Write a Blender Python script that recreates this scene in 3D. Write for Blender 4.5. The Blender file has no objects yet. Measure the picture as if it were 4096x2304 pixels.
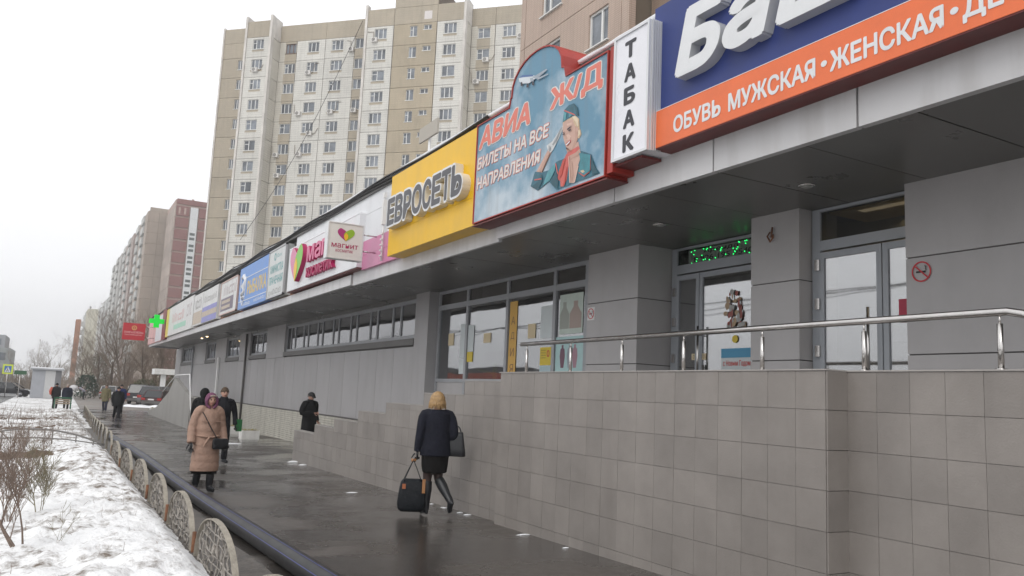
import bpy, bmesh, math, random
from mathutils import Vector, Matrix, noise
random.seed(7)
S = bpy.context.scene
COL = S.collection
PI = math.pi

# ---------------------------------------------------------------- camera, world, sun, exposure
EYE = Vector((0, 0, 1.7))
AX = ((.87012, .10432, .48167), (-.4908, .09463, .86612), (.04477, -.99003, .13354))
cam = bpy.data.cameras.new('camera'); camo = bpy.data.objects.new('camera', cam); COL.objects.link(camo)
cam.sensor_width = 36; cam.lens = 3240 / 4096 * 36; cam.clip_start = .05; cam.clip_end = 3000
m4 = Matrix.Identity(4)
for i in range(3):
    m4[i][0] = AX[i][0]; m4[i][1] = -AX[i][1]; m4[i][2] = -AX[i][2]; m4[i][3] = EYE[i]
camo.matrix_world = m4
S.camera = camo

W = bpy.data.worlds.new('World'); S.world = W; W.use_nodes = True
nt = W.node_tree; nt.nodes.clear()
out = nt.nodes.new('ShaderNodeOutputWorld'); bg = nt.nodes.new('ShaderNodeBackground')
sky = nt.nodes.new('ShaderNodeTexSky'); sky.sky_type = 'NISHITA'; sky.sun_disc = False
SUN_EL, SUN_AZ = math.radians(42), math.radians(-128)
sky.sun_elevation = SUN_EL; sky.sun_rotation = SUN_AZ; sky.dust_density = 4; sky.air_density = 1.2
hs = nt.nodes.new('ShaderNodeHueSaturation'); hs.inputs['Saturation'].default_value = .07
cl = nt.nodes.new('ShaderNodeMixRGB'); cl.blend_type = 'MIX'; cl.inputs[0].default_value = .82; cl.inputs[2].default_value = (13.2, 13.3, 13.6, 1)
nt.links.new(sky.outputs[0], hs.inputs['Color']); nt.links.new(hs.outputs[0], cl.inputs[1])
nt.links.new(cl.outputs[0], bg.inputs['Color']); bg.inputs['Strength'].default_value = .102
nt.links.new(bg.outputs[0], out.inputs['Surface'])
sl = bpy.data.lights.new('sun', 'SUN'); so = bpy.data.objects.new('sun', sl); COL.objects.link(so)
sl.energy = .8; sl.angle = math.radians(30); sl.color = (1, .97, .92)
d = Vector((math.sin(SUN_AZ) * math.cos(SUN_EL), math.cos(SUN_AZ) * math.cos(SUN_EL), math.sin(SUN_EL)))
so.rotation_euler = d.to_track_quat('Z', 'Y').to_euler()
S.view_settings.view_transform = 'Standard'; S.view_settings.look = 'None'
S.view_settings.exposure = 0.0; S.view_settings.gamma = 1; S.view_settings.use_curve_mapping = False

# ---------------------------------------------------------------- helpers
def gz(y):
    return -.013 * (y - 5) if y < 40 else -.455 - .002 * (y - 40)

def ray(px, py):          # px, py in a 2576 px wide view of the photograph
    k = 4096 / 2576
    v = (px * k - 2048, py * k - 1152, 3240)
    return Vector([sum(AX[i][j] * v[j] for j in range(3)) for i in range(3)])

def onX(px, py, X):
    r = ray(px, py); return EYE + r * (X / r.x)

def onY(px, py, Y):
    r = ray(px, py); return EYE + r * (Y / r.y)

def onG(px, py):
    r = ray(px, py).normalized(); t = 3.
    for i in range(4000):
        p = EYE + r * t
        if p.z <= gz(p.y): break
        t *= 1.002
    return p

class MB:
    def __init__(s): s.v = []; s.f = []; s.m = []; s.sm = []
    def add(s, vs, fs, m=0, smooth=False):
        b = len(s.v); s.v += [tuple(v) for v in vs]
        for f in fs:
            s.f.append([b + i for i in f]); s.m.append(m); s.sm.append(smooth)
        return s
    def box(s, x0, x1, y0, y1, z0, z1, m=0):
        v = [(x, y, z) for z in (z0, z1) for y in (y0, y1) for x in (x0, x1)]
        return s.add(v, [(0, 2, 3, 1), (4, 5, 7, 6), (0, 1, 5, 4), (2, 6, 7, 3), (0, 4, 6, 2), (1, 3, 7, 5)], m)
    def prism(s, pts, a, b, m=0, mcap=None):   # pts: list of Vector offsets; a, b: translation vectors
        n = len(pts)
        v = [tuple(Vector(p) + Vector(a)) for p in pts] + [tuple(Vector(p) + Vector(b)) for p in pts]
        s.add(v, [(i, (i + 1) % n, n + (i + 1) % n, n + i) for i in range(n)], m)
        s.add(v[:n], [list(range(n))[::-1]], m if mcap is None else mcap); s.add(v[n:], [list(range(n))], m if mcap is None else mcap)
        return s
    def ring(s, rings, m=0, cap=True, smooth=True, closed=False):
        n = len(rings[0]); b = len(s.v)
        for r in rings: s.v += [tuple(p) for p in r]
        k = len(rings)
        for j in range(k if closed else k - 1):
            for i in range(n):
                q = (j + 1) % k
                s.f.append([b + j * n + i, b + j * n + (i + 1) % n, b + q * n + (i + 1) % n, b + q * n + i]); s.m.append(m); s.sm.append(smooth)
        if cap and not closed:
            s.f.append([b + i for i in range(n)][::-1]); s.m.append(m); s.sm.append(False)
            s.f.append([b + (k - 1) * n + i for i in range(n)]); s.m.append(m); s.sm.append(False)
        return s
    def tube(s, pts, r, n=8, m=0, flat=None, cap=True):
        pts = [Vector(p) for p in pts]; R = r if isinstance(r, list) else [r] * len(pts)
        rings = []; up = None
        for i, p in enumerate(pts):
            t = (pts[min(i + 1, len(pts) - 1)] - pts[max(i - 1, 0)])
            t = t.normalized() if t.length > 1e-9 else Vector((0, 0, 1))
            if up is None:
                up = Vector((0, 0, 1)) if abs(t.z) < .9 else Vector((1, 0, 0))
            x = up.cross(t)
            if x.length < 1e-5: x = Vector((1, 0, 0)).cross(t)
            x.normalize(); y = t.cross(x); up = y
            ri = R[i]; rx, ry = ri if isinstance(ri, (list, tuple)) else (ri, ri)
            rings.append([p + x * (rx * math.cos(2 * PI * k / n)) + y * (ry * math.sin(2 * PI * k / n)) for k in range(n)])
        return s.ring(rings, m, cap, n > 5)
    def loft(s, secs, n=18, m=0):     # secs: (cx, cy, z, rx, ry)
        return s.ring([[(cx + rx * math.cos(2 * PI * k / n), cy + ry * math.sin(2 * PI * k / n), z) for k in range(n)] for cx, cy, z, rx, ry in secs], m)
    def ell(s, c, rx, ry, rz, m=0, n=12, h=8):
        c = Vector(c)
        rings = [[c + Vector((rx * math.sin(PI * j / h) * math.cos(2 * PI * k / n), ry * math.sin(PI * j / h) * math.sin(2 * PI * k / n), -rz * math.cos(PI * j / h))) for k in range(n)] for j in range(1, h)]
        b = len(s.v); s.ring(rings, m, False)
        lo = len(s.v); s.v += [tuple(c - Vector((0, 0, rz))), tuple(c + Vector((0, 0, rz)))]
        for k in range(n):
            s.f.append([lo, b + (k + 1) % n, b + k]); s.m.append(m); s.sm.append(True)
            q = b + (h - 2) * n
            s.f.append([lo + 1, q + k, q + (k + 1) % n]); s.m.append(m); s.sm.append(True)
        return s
    def mesh(s, name, mats, off=None):
        me = bpy.data.meshes.new(name)
        v = s.v if off is None else [(a - off[0], b - off[1], c - off[2]) for a, b, c in s.v]
        me.from_pydata(v, [], s.f)
        for x in (mats if isinstance(mats, (list, tuple)) else [mats]): me.materials.append(x)
        me.polygons.foreach_set('material_index', s.m); me.polygons.foreach_set('use_smooth', s.sm)
        me.update(); return me
    def build(s, name, mats, parent=None, local=False, loc=None):
        off = None
        if parent is not None and not local:
            off = worldloc(parent)
        if loc is not None: off = loc
        o = bpy.data.objects.new(name, s.mesh(name, mats, off)); COL.objects.link(o)
        if parent is not None: o.parent = parent
        elif loc is not None: o.location = loc
        return o

def worldloc(o):
    p = Vector((0, 0, 0))
    while o is not None: p += o.location; o = o.parent
    return p

def tag(o, label=None, cat=None, group=None, kind=None):
    if label: o['label'] = label
    if cat: o['category'] = cat
    if group: o['group'] = group
    if kind: o['kind'] = kind
    return o

def thing(name, label, cat, loc=(0, 0, 0), rz=0, group=None):
    o = bpy.data.objects.new(name, None); COL.objects.link(o); o.empty_display_size = .2
    o.location = loc; o.rotation_euler = (0, 0, rz); return tag(o, label, cat, group)

def copy_tree(o, parent=None):
    c = o.copy(); COL.objects.link(c); c.parent = parent
    for ch in o.children: copy_tree(ch, c)
    return c

def inst(name, me, parent, loc, rz=0, rot=None):
    o = bpy.data.objects.new(name, me); COL.objects.link(o); o.parent = parent; o.location = loc
    if rz: o.rotation_euler = (0, 0, rz)
    if rot: o.rotation_euler = rot
    return o

def lerp(a, b, t): return a + (b - a) * t

# ---------------------------------------------------------------- materials
MATS = {}
def N(t, kind, **kw):
    n = t.nodes.new(kind)
    for k, v in kw.items(): setattr(n, k, v)
    return n

def M(name, col, rough=.6, metal=0., var=0., vs=3., bump=0., bs=40., spec=.5, rnd=0., emit=0., stain=0., ss=(1, 1, .15), scol=(.12, .1, .08)):
    if name in MATS: return MATS[name]
    m = bpy.data.materials.new(name); m.use_nodes = True; t = m.node_tree; L = t.links
    p = t.nodes['Principled BSDF']; p.inputs['Roughness'].default_value = rough; p.inputs['Metallic'].default_value = metal
    p.inputs['Specular IOR Level'].default_value = spec
    c4 = (*col, 1); last = None
    geo = N(t, 'ShaderNodeNewGeometry')
    if var:
        nz = N(t, 'ShaderNodeTexNoise'); nz.inputs['Scale'].default_value = vs; nz.inputs['Detail'].default_value = 6; nz.inputs['Roughness'].default_value = .65
        L.new(geo.outputs['Position'], nz.inputs['Vector'])
        mx = N(t, 'ShaderNodeMixRGB'); mx.inputs[1].default_value = tuple(x * (1 - var) for x in col) + (1,); mx.inputs[2].default_value = tuple(min(1, x * (1 + var)) for x in col) + (1,)
        rp = N(t, 'ShaderNodeMapRange'); rp.inputs[1].default_value = .3; rp.inputs[2].default_value = .7
        L.new(nz.outputs['Fac'], rp.inputs[0]); L.new(rp.outputs[0], mx.inputs[0]); last = mx.outputs[0]
        ro = N(t, 'ShaderNodeMapRange'); ro.inputs[3].default_value = max(.02, rough - .12); ro.inputs[4].default_value = min(1, rough + .12)
        L.new(nz.outputs['Fac'], ro.inputs[0]); L.new(ro.outputs[0], p.inputs['Roughness'])
    if stain:
        mp = N(t, 'ShaderNodeMapping'); mp.inputs['Scale'].default_value = ss; L.new(geo.outputs['Position'], mp.inputs['Vector'])
        n2 = N(t, 'ShaderNodeTexNoise'); n2.inputs['Scale'].default_value = 2.2; n2.inputs['Detail'].default_value = 5; L.new(mp.outputs[0], n2.inputs['Vector'])
        r2 = N(t, 'ShaderNodeMapRange'); r2.inputs[1].default_value = .48; r2.inputs[2].default_value = .75; r2.inputs[4].default_value = stain; L.new(n2.outputs['Fac'], r2.inputs[0])
        m2 = N(t, 'ShaderNodeMixRGB'); m2.inputs[2].default_value = (*scol, 1); L.new(r2.outputs[0], m2.inputs[0])
        if last: L.new(last, m2.inputs[1])
        else: m2.inputs[1].default_value = c4
        last = m2.outputs[0]
    if rnd:
        oi = N(t, 'ShaderNodeObjectInfo'); mr = N(t, 'ShaderNodeMapRange'); mr.inputs[3].default_value = 1 - rnd; mr.inputs[4].default_value = 1 + rnd
        L.new(oi.outputs['Random'], mr.inputs[0]); hv = N(t, 'ShaderNodeHueSaturation'); L.new(mr.outputs[0], hv.inputs['Value'])
        if last: L.new(last, hv.inputs['Color'])
        else: hv.inputs['Color'].default_value = c4
        last = hv.outputs[0]
    if last: L.new(last, p.inputs['Base Color'])
    else: p.inputs['Base Color'].default_value = c4
    if bump:
        nb = N(t, 'ShaderNodeTexNoise'); nb.inputs['Scale'].default_value = bs; nb.inputs['Detail'].default_value = 4; L.new(geo.outputs['Position'], nb.inputs['Vector'])
        b = N(t, 'ShaderNodeBump'); b.inputs['Strength'].default_value = bump; b.inputs['Distance'].default_value = .02; L.new(nb.outputs['Fac'], b.inputs['Height']); L.new(b.outputs[0], p.inputs['Normal'])
    if emit:
        p.inputs['Emission Color'].default_value = c4; p.inputs['Emission Strength'].default_value = emit
    MATS[name] = m; return m

def glass(name, refl=.4, tint=(.55, .58, .58), rough=.02, wave=0.):
    m = bpy.data.materials.new(name); m.use_nodes = True; t = m.node_tree; t.nodes.clear(); L = t.links
    o = N(t, 'ShaderNodeOutputMaterial'); g = N(t, 'ShaderNodeBsdfGlossy'); g.inputs['Roughness'].default_value = rough; g.inputs['Color'].default_value = (.93, .93, .95, 1)
    tr = N(t, 'ShaderNodeBsdfTransparent'); tr.inputs['Color'].default_value = (*tint, 1); mx = N(t, 'ShaderNodeMixShader')
    lw = N(t, 'ShaderNodeLayerWeight'); lw.inputs['Blend'].default_value = .25
    mr = N(t, 'ShaderNodeMapRange'); mr.inputs[3].default_value = refl; mr.inputs[4].default_value = min(1, refl + .45)
    L.new(lw.outputs['Fresnel'], mr.inputs[0]); L.new(mr.outputs[0], mx.inputs[0]); L.new(tr.outputs[0], mx.inputs[1]); L.new(g.outputs[0], mx.inputs[2]); L.new(mx.outputs[0], o.inputs[0])
    if wave:
        geo = N(t, 'ShaderNodeNewGeometry'); nb = N(t, 'ShaderNodeTexNoise'); nb.inputs['Scale'].default_value = .9; nb.inputs['Detail'].default_value = 1; L.new(geo.outputs['Position'], nb.inputs['Vector'])
        b = N(t, 'ShaderNodeBump'); b.inputs['Strength'].default_value = wave; b.inputs['Distance'].default_value = .05; L.new(nb.outputs['Fac'], b.inputs['Height']); L.new(b.outputs[0], g.inputs['Normal'])
    MATS[name] = m; return m

alu = M('aluminium_grey', (.46, .46, .47), .45, .0, .05, .6, stain=.12)
fas = M('fascia_grey', (.59, .585, .59), .38, .0, .06, .5, stain=.34, rnd=.03, ss=(1, 1.6, .25), scol=(.28, .26, .24))
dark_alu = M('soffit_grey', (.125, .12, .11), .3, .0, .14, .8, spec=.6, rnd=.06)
clad = M('cladding_grey', (.37, .36, .365), .42, .0, .08, .7, stain=.26, rnd=.035, scol=(.2, .18, .16))
clad2 = M('panel_grey_light', (.44, .425, .425), .45, .0, .07, .8, stain=.2, rnd=.03, scol=(.26, .24, .22))
frame_g = M('frame_grey', (.36, .37, .39), .4, .0, .06, 2)
frame_d = M('frame_dark', (.10, .095, .09), .45, .0, .1, 2)
steel = M('brushed_steel', (.62, .6, .58), .22, 1., .08, 8)
white_p = M('white_paint', (.78, .78, .77), .5, 0, .04, 2, stain=.12)
snow_m = M('clean_snow', (.86, .87, .89), .7, 0, .05, 6, bump=.5, bs=25)
black_p = M('black_paint', (.02, .02, .02), .5)
rust = M('rusty_metal', (.18, .08, .04), .8, 0, .5, 8)
rubber = M('tyre_rubber', (.02, .02, .02), .8)
gl_shop = glass('shop_glass', .32, (.66, .68, .66), .015, .10)
gl_far = M('far_window_glass', (.15, .165, .185), .15, 0, .4, .8, spec=.5, rnd=.45)
gl_car = M('car_glass', (.02, .022, .025), .06, spec=.8)
# ---------------------------------------------------------------- ground, pavement, road, snow
def asphalt(name, col, dry=.62, wet=.12, lo=.42, hi=.6):
    m = bpy.data.materials.new(name); m.use_nodes = True; t = m.node_tree; L = t.links; p = t.nodes['Principled BSDF']
    geo = N(t, 'ShaderNodeNewGeometry')
    n1 = N(t, 'ShaderNodeTexNoise'); n1.inputs['Scale'].default_value = .55; n1.inputs['Detail'].default_value = 7; n1.inputs['Roughness'].default_value = .6; L.new(geo.outputs['Position'], n1.inputs['Vector'])
    mr = N(t, 'ShaderNodeMapRange'); mr.inputs[1].default_value = lo; mr.inputs[2].default_value = hi; L.new(n1.outputs['Fac'], mr.inputs[0])
    ro = N(t, 'ShaderNodeMapRange'); ro.inputs[3].default_value = dry; ro.inputs[4].default_value = wet; L.new(mr.outputs[0], ro.inputs[0]); L.new(ro.outputs[0], p.inputs['Roughness'])
    n2 = N(t, 'ShaderNodeTexNoise'); n2.inputs['Scale'].default_value = 60; n2.inputs['Detail'].default_value = 3; L.new(geo.outputs['Position'], n2.inputs['Vector'])
    a = N(t, 'ShaderNodeMixRGB'); a.inputs[1].default_value = tuple(c * 1.25 for c in col) + (1,); a.inputs[2].default_value = tuple(c * .62 for c in col) + (1,); L.new(mr.outputs[0], a.inputs[0])
    b = N(t, 'ShaderNodeMixRGB'); b.blend_type = 'MULTIPLY'; b.inputs[0].default_value = .6; L.new(a.outputs[0], b.inputs[1])
    cr = N(t, 'ShaderNodeMapRange'); cr.inputs[1].default_value = .3; cr.inputs[2].default_value = .7; cr.inputs[3].default_value = .5; cr.inputs[4].default_value = 1.3; L.new(n2.outputs['Fac'], cr.inputs[0]); L.new(cr.outputs[0], b.inputs[2]); L.new(b.outputs[0], p.inputs['Base Color'])
    bp = N(t, 'ShaderNodeBump'); bp.inputs['Strength'].default_value = .35; bp.inputs['Distance'].default_value = .006; L.new(n2.outputs['Fac'], bp.inputs['Height']); L.new(bp.outputs[0], p.inputs['Normal'])
    return m
asph = asphalt('wet_asphalt', (.080, .070, .062), .5, .06, .37, .56)
roadm = asphalt('road_asphalt', (.06, .058, .056), .6, .25)

def snowmat(name, lo, hi, dirt=(.17, .14, .11), far=0.):
    m = bpy.data.materials.new(name); m.use_nodes = True; t = m.node_tree; L = t.links; p = t.nodes['Principled BSDF']; p.inputs['Roughness'].default_value = .65
    geo = N(t, 'ShaderNodeNewGeometry')
    n1 = N(t, 'ShaderNodeTexNoise'); n1.inputs['Scale'].default_value = 4.5; n1.inputs['Detail'].default_value = 8; n1.inputs['Roughness'].default_value = .68; L.new(geo.outputs['Position'], n1.inputs['Vector'])
    n0 = N(t, 'ShaderNodeTexNoise'); n0.inputs['Scale'].default_value = .45; n0.inputs['Detail'].default_value = 3; L.new(geo.outputs['Position'], n0.inputs['Vector'])
    ad = N(t, 'ShaderNodeMath'); ad.operation = 'MULTIPLY_ADD'; ad.inputs[1].default_value = .55; L.new(n0.outputs['Fac'], ad.inputs[0]); L.new(n1.outputs['Fac'], ad.inputs[2])
    mr = N(t, 'ShaderNodeMapRange'); mr.inputs[1].default_value = lo; mr.inputs[2].default_value = hi; L.new(ad.outputs[0], mr.inputs[0])
    sy = N(t, 'ShaderNodeSeparateXYZ'); L.new(geo.outputs['Position'], sy.inputs[0]); my = N(t, 'ShaderNodeMapRange'); my.inputs[1].default_value = 17; my.inputs[2].default_value = 30; my.inputs[4].default_value = far; L.new(sy.outputs['Y'], my.inputs[0])
    a2 = N(t, 'ShaderNodeMath'); L.new(ad.outputs[0], a2.inputs[0]); L.new(my.outputs[0], a2.inputs[1]); L.new(a2.outputs[0], mr.inputs[0])
    mx = N(t, 'ShaderNodeMixRGB'); mx.inputs[1].default_value = (.88, .885, .89, 1); mx.inputs[2].default_value = (*dirt, 1); L.new(mr.outputs[0], mx.inputs[0]); L.new(mx.outputs[0], p.inputs['Base Color'])
    n2 = N(t, 'ShaderNodeTexNoise'); n2.inputs['Scale'].default_value = 14; n2.inputs['Detail'].default_value = 5; L.new(geo.outputs['Position'], n2.inputs['Vector'])
    bp = N(t, 'ShaderNodeBump'); bp.inputs['Strength'].default_value = .7; bp.inputs['Distance'].default_value = .04; L.new(n2.outputs['Fac'], bp.inputs['Height']); L.new(bp.outputs[0], p.inputs['Normal'])
    return m
snow_dirty = snowmat('verge_snow', .78, .95, (.17, .135, .105), .07)
snow_far = snowmat('field_snow', .66, 1.0, (.24, .22, .20))

ys = [-60, -20, 5, 20, 40, 80, 130, 200, 350, 600, 900]
mb = MB()
for a, b in zip(ys, ys[1:]):
    mb.add([(-700, a, gz(a) - .02), (700, a, gz(a) - .02), (700, b, gz(b) - .02), (-700, b, gz(b) - .02)], [(0, 1, 2, 3)])
tag(mb.build('ground', snow_far), kind='structure')

def sheet(name, mat, x0, x1, y0, y1, dz, step=4.):
    mb = MB(); n = max(1, int((y1 - y0) / step)); yy = [lerp(y0, y1, i / n) for i in range(n + 1)]
    f0 = x0 if callable(x0) else (lambda y: x0); f1 = x1 if callable(x1) else (lambda y: x1)
    mb.add([p for y in yy for p in ((f0(y), y, gz(y) + dz), (f1(y), y, gz(y) + dz))], [(2 * i, 2 * i + 1, 2 * i + 3, 2 * i + 2) for i in range(n)])
    return tag(mb.build(name, mat), kind='structure')
sheet('pavement', asph, lambda y: 1.72 + .05 * math.sin(y * 1.3), 8.6, -10, 66, 0, .6)
sheet('forecourt', asphalt('dusty_asphalt', (.19, .165, .145), .7, .4), lambda y: 1.9 + .03 * max(0, y - 66) * .3, 15, 66, 150, .004)
sheet('road', roadm, -15, -3.3, -20, 400, .004, 8)
sheet('side_strip', M('wet_soil', (.085, .075, .065), .55, 0, .5, 5, bump=.8, bs=18), 1.3, lambda y: 1.95 + .04 * math.sin(y * 1.7), -6, 40, .004, .6)

# snow verge with lumps, left of the low fence
def snow_h(x, y):
    f = noise.fractal(Vector((x * 1.6, y * 1.6, 3)), 1.0, 2.1, 4)
    g = noise.fractal(Vector((x * 6, y * 6, 9)), .9, 2.1, 3)
    e = min(1, max(0, (1.5 - x) / .3)); edge = e * e * (3 - 2 * e)
    bank = .12 * math.exp(-((x - .7) / .8) ** 2) * (1 if y > 6 else 1)
    hump = .22 * math.exp(-((x - .75) / .75) ** 2 - ((y - 19.5) / 2.6) ** 2)
    if y > 30: g *= .6
    lo = min(1, max(0, (x + 3.2) / .5))
    return edge * lo * (.075 + bank + hump + .085 * f + .05 * g) - .015
mb = MB(); xs = []; x = -3.2
while x < 1.62: xs.append(x); x += .065
yv = []; y = 3.
while y < 60: yv.append(y); y += .07 if y < 16 else .14 if y < 30 else .35
nx = len(xs)
mb.add([(x, y, gz(y) + snow_h(x, y)) for y in yv for x in xs], [(j * nx + i, j * nx + i + 1, (j + 1) * nx + i + 1, (j + 1) * nx + i) for j in range(len(yv) - 1) for i in range(nx - 1)], 0, True)
tag(mb.build('snow_verge', snow_dirty), kind='structure')

# ploughed-up soil band across the verge
soil = M('brown_soil', (.10, .062, .036), .85, 0, .55, 6, bump=1., bs=16)
def soil_band(name, y0, y1, x0, x1, h):
    mb = MB(); nx, ny = 46, 14
    pts = []
    for j in range(ny + 1):
        for i in range(nx + 1):
            u, w = i / nx, j / ny; x = lerp(x0, x1, u); y = lerp(y0, y1, w) + .8 * (noise.noise(Vector((x * 1.3, 4, 1))) + .5 * noise.noise(Vector((x * 5, 4 + 3 * w, 1))))
            z = gz(y) + snow_h(x, y) + h * math.sin(PI * w) * min(1, 6 * u, 6 * (1 - u)) * (.7 + .8 * noise.noise(Vector((x * 3, y * 3, 7)))) - .035
            pts.append((x, y, z))
    mb.add(pts, [(j * (nx + 1) + i, j * (nx + 1) + i + 1, (j + 1) * (nx + 1) + i + 1, (j + 1) * (nx + 1) + i) for j in range(ny) for i in range(nx)], 0, True)
    return tag(mb.build(name, soil), kind='structure')
soil_band('soil_band', 20.3, 22.6, -2.7, .35, .16)
soil_band('soil_band', 35, 40, -2.8, 1.1, .055)
soil_band('soil_band', 44, 48, -2.6, 1.3, .05)

# lumps of melting snow on the wet pavement
def snow_patch(x, y, rx, ry, h):
    mb = MB(); n, k = 18, 4; c = (x, y)
    rings = []
    for j in range(k + 1):
        q = 1 - j / k
        ringp = []
        for i in range(n):
            a = 2 * PI * i / n; w = 1 + .45 * noise.noise(Vector((math.cos(a) * 2 + x * 7, math.sin(a) * 2 + y * 7, 1)))
            X, Y = x + rx * w * q * math.cos(a), y + ry * w * q * math.sin(a)
            ringp.append((X, Y, gz(Y) + .003 + h * (1 - q * q)))
        rings.append(ringp)
    mb.ring(rings, 0, False)
    return mb
mb = MB()
for px, py, rx, ry, h in [(885, 1240, .12, .05, .012), (770, 1163, .16, .035, .04), (800, 1170, .1, .025, .02), (1160, 1278, .05, .02, .02), (1180, 1290, .06, .025, .015), (1205, 1295, .07, .025, .015), (1135, 1277, .04, .03, .01), (1345, 1345, .1, .018, .015), (1450, 1378, .05, .018, .01), (620, 1117, .3, .05, .03), (580, 1104, .3, .05, .03), (1110, 1268, .05, .02, .01)]:
    p = onG(px, py); q = snow_patch(min(p.x, 5.62 if p.y > 10 else 5.5), p.y, rx, ry, h); b = len(mb.v); mb.v += q.v; mb.f += [[i + b for i in f] for f in q.f]; mb.m += q.m; mb.sm += q.sm
tag(mb.build('snow_remnants', snow_m), kind='stuff')
# heap of ploughed snow between the parked cars and the pavement
mb = MB(); pts = []; nx, ny = 40, 10
for j in range(ny + 1):
    for i in range(nx + 1):
        u, w = i / nx, j / ny; x = lerp(5.1, 9.5, u); y = lerp(73.2, 76.6, w) + (u - .5) * -5
        pts.append((x, y, gz(y) + .26 * math.sin(PI * w) * min(1, 5 * u, 5 * (1 - u)) * (.75 + .6 * noise.noise(Vector((x * 1.5, y * 1.2, 2)))) - .02))
mb.add(pts, [(j * (nx + 1) + i, j * (nx + 1) + i + 1, (j + 1) * (nx + 1) + i + 1, (j + 1) * (nx + 1) + i) for j in range(ny) for i in range(nx)], 0, True)
tag(mb.build('snow_heap', snow_m), kind='structure')
# ---------------------------------------------------------------- the shopping arcade (shop_building)
shop = thing('shop_building', 'long grey clad shopping arcade with an overhanging canopy under a row of signboards', 'building', (8.2, 5, 0))
SOF = 4.30
def bx(name, mat, x0, x1, y0, y1, z0, z1, parent=None, bev=0): 
    return MB().box(x0, x1, y0, y1, z0, z1).build(name, mat, parent or shop)

# rear body and roof
bx('rear_wall', clad, 9.35, 14.5, -3, 68, -1.2, 6.2)
bx('wall_core', clad, 8.3, 9.3, 19.2, 67.9, -1.2, SOF)
bx('roof_slab', frame_d, 6.25, 14.6, -3, 67.6, 6.2, 6.34)
bx('canopy_core', frame_d, 6.12, 8.5, -3, 66.8, SOF + .04, 6.18)
# snow and flashing along the roof edge
mb = MB(); rings = []
yy = -3.
while yy < 67:
    h = .05 + .035 * noise.noise(Vector((yy * .9, 1, 1))) + .02 * noise.noise(Vector((yy * 4, 1, 5)))
    if 8 < yy < 11.6: h += 0
    x0 = 5.93 if yy < 24 else 5.98
    rings.append([(x0, yy, 6.345), (x0 - .02, yy, 6.36 + h * .6), (x0 + .1, yy, 6.37 + h), (6.9, yy, 6.37 + h), (6.9, yy, 6.345)]); yy += .3
mb.ring(rings, 0, True)
tag(mb.build('roof_snow', snow_m, shop), kind='stuff')
bx('roof_flashing', frame_d, 5.95, 6.25, -3, 67, 6.20, 6.34)
mb = MB()
for q in range(3):
    mb.tube([(5.93 - .02 * q, y, 6.26 + .035 * q + .03 * math.sin(y * 1.1 + q)) for y in [11.7 + i * .8 for i in range(69)]], .022, 6)
mb.build('cable_bundle', black_p, shop)

# fascia: one panel per joint
fx = [-3, -1, .9, 2.78, 4.60, 6.42, 8.21]
for a, b in zip(fx, fx[1:]): bx('fascia_panel', fas, 6.0, 6.08, a + .012, b - .012, 4.22, 4.66)
bx('fascia_panel', fas, 6.0, 6.08, 8.222, 11.38, 4.22, 4.60)
fx = [11.4, 13.2, 15.1, 17.0, 18.82]
for a, b in zip(fx, fx[1:]): bx('fascia_panel', fas, 6.06, 6.12, a + .006, b - .006, 4.19, 4.52)
fx = [18.85] + [21 + 3 * i for i in range(15)] + [66.5]
for a, b in zip(fx, fx[1:]): bx('fascia_panel', fas, 6.02, 6.1, a + .006, b - .006, 4.21, 4.46)
bx('fascia_gap', rust, 6.10, 6.13, -3, 66.5, 4.44, 4.62)
# soffit panels
me = MB().box(0, 2.36, .008, 1.192, 0, .03).mesh('soffit_panel', dark_alu)
me2 = MB().box(0, 2.16, .008, 1.192, 0, .03).mesh('soffit_panel', dark_alu)
yy = -3.; i = 0
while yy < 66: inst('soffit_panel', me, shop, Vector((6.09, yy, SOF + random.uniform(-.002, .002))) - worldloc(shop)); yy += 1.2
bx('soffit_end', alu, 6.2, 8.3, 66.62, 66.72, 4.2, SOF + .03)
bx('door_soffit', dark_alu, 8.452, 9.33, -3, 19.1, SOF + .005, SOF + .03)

# cladding below and between the strip windows
joints = [19.94, 21.35, 22.7, 24.23, 25.75, 27.27, 28.81, 30.4, 32.03, 33.7]
while joints[-1] < 66.5: joints.append(joints[-1] + 1.62)
joints[-1] = 67.9
for a, b in zip(joints, joints[1:]):
    bx('cladding_panel', clad, 8.2, 8.26, a + .008, b - .008, .84, 2.90 + (.002 * (b % 1)))
bx('cladding_backing', frame_d, 8.262, 8.3, 19.2, 67.9, .8, 3.0)
bx('water_table', frame_d, 8.16, 8.26, 19.0, 67.9, .80, .835)
bx('corner_pilaster', clad, 8.19, 8.75, 19.05, 19.92, 1.2, SOF)
bx('end_pilaster', clad, 8.18, 8.24, 65.1, 67.9, -.6, SOF)
wins = [(19.95, 33.9, 13), (37.2, 40.75, 3), (43.3, 47.0, 3), (50.4, 54.0, 3), (59.2, 64.8, 5)]
gl_strip = glass('strip_glass', .30, (.3, .31, .3), .03, .12)
ends = [19.93] + [v for w in wins for v in (w[0], w[1])] + [67.9]
prev = 19.93
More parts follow.
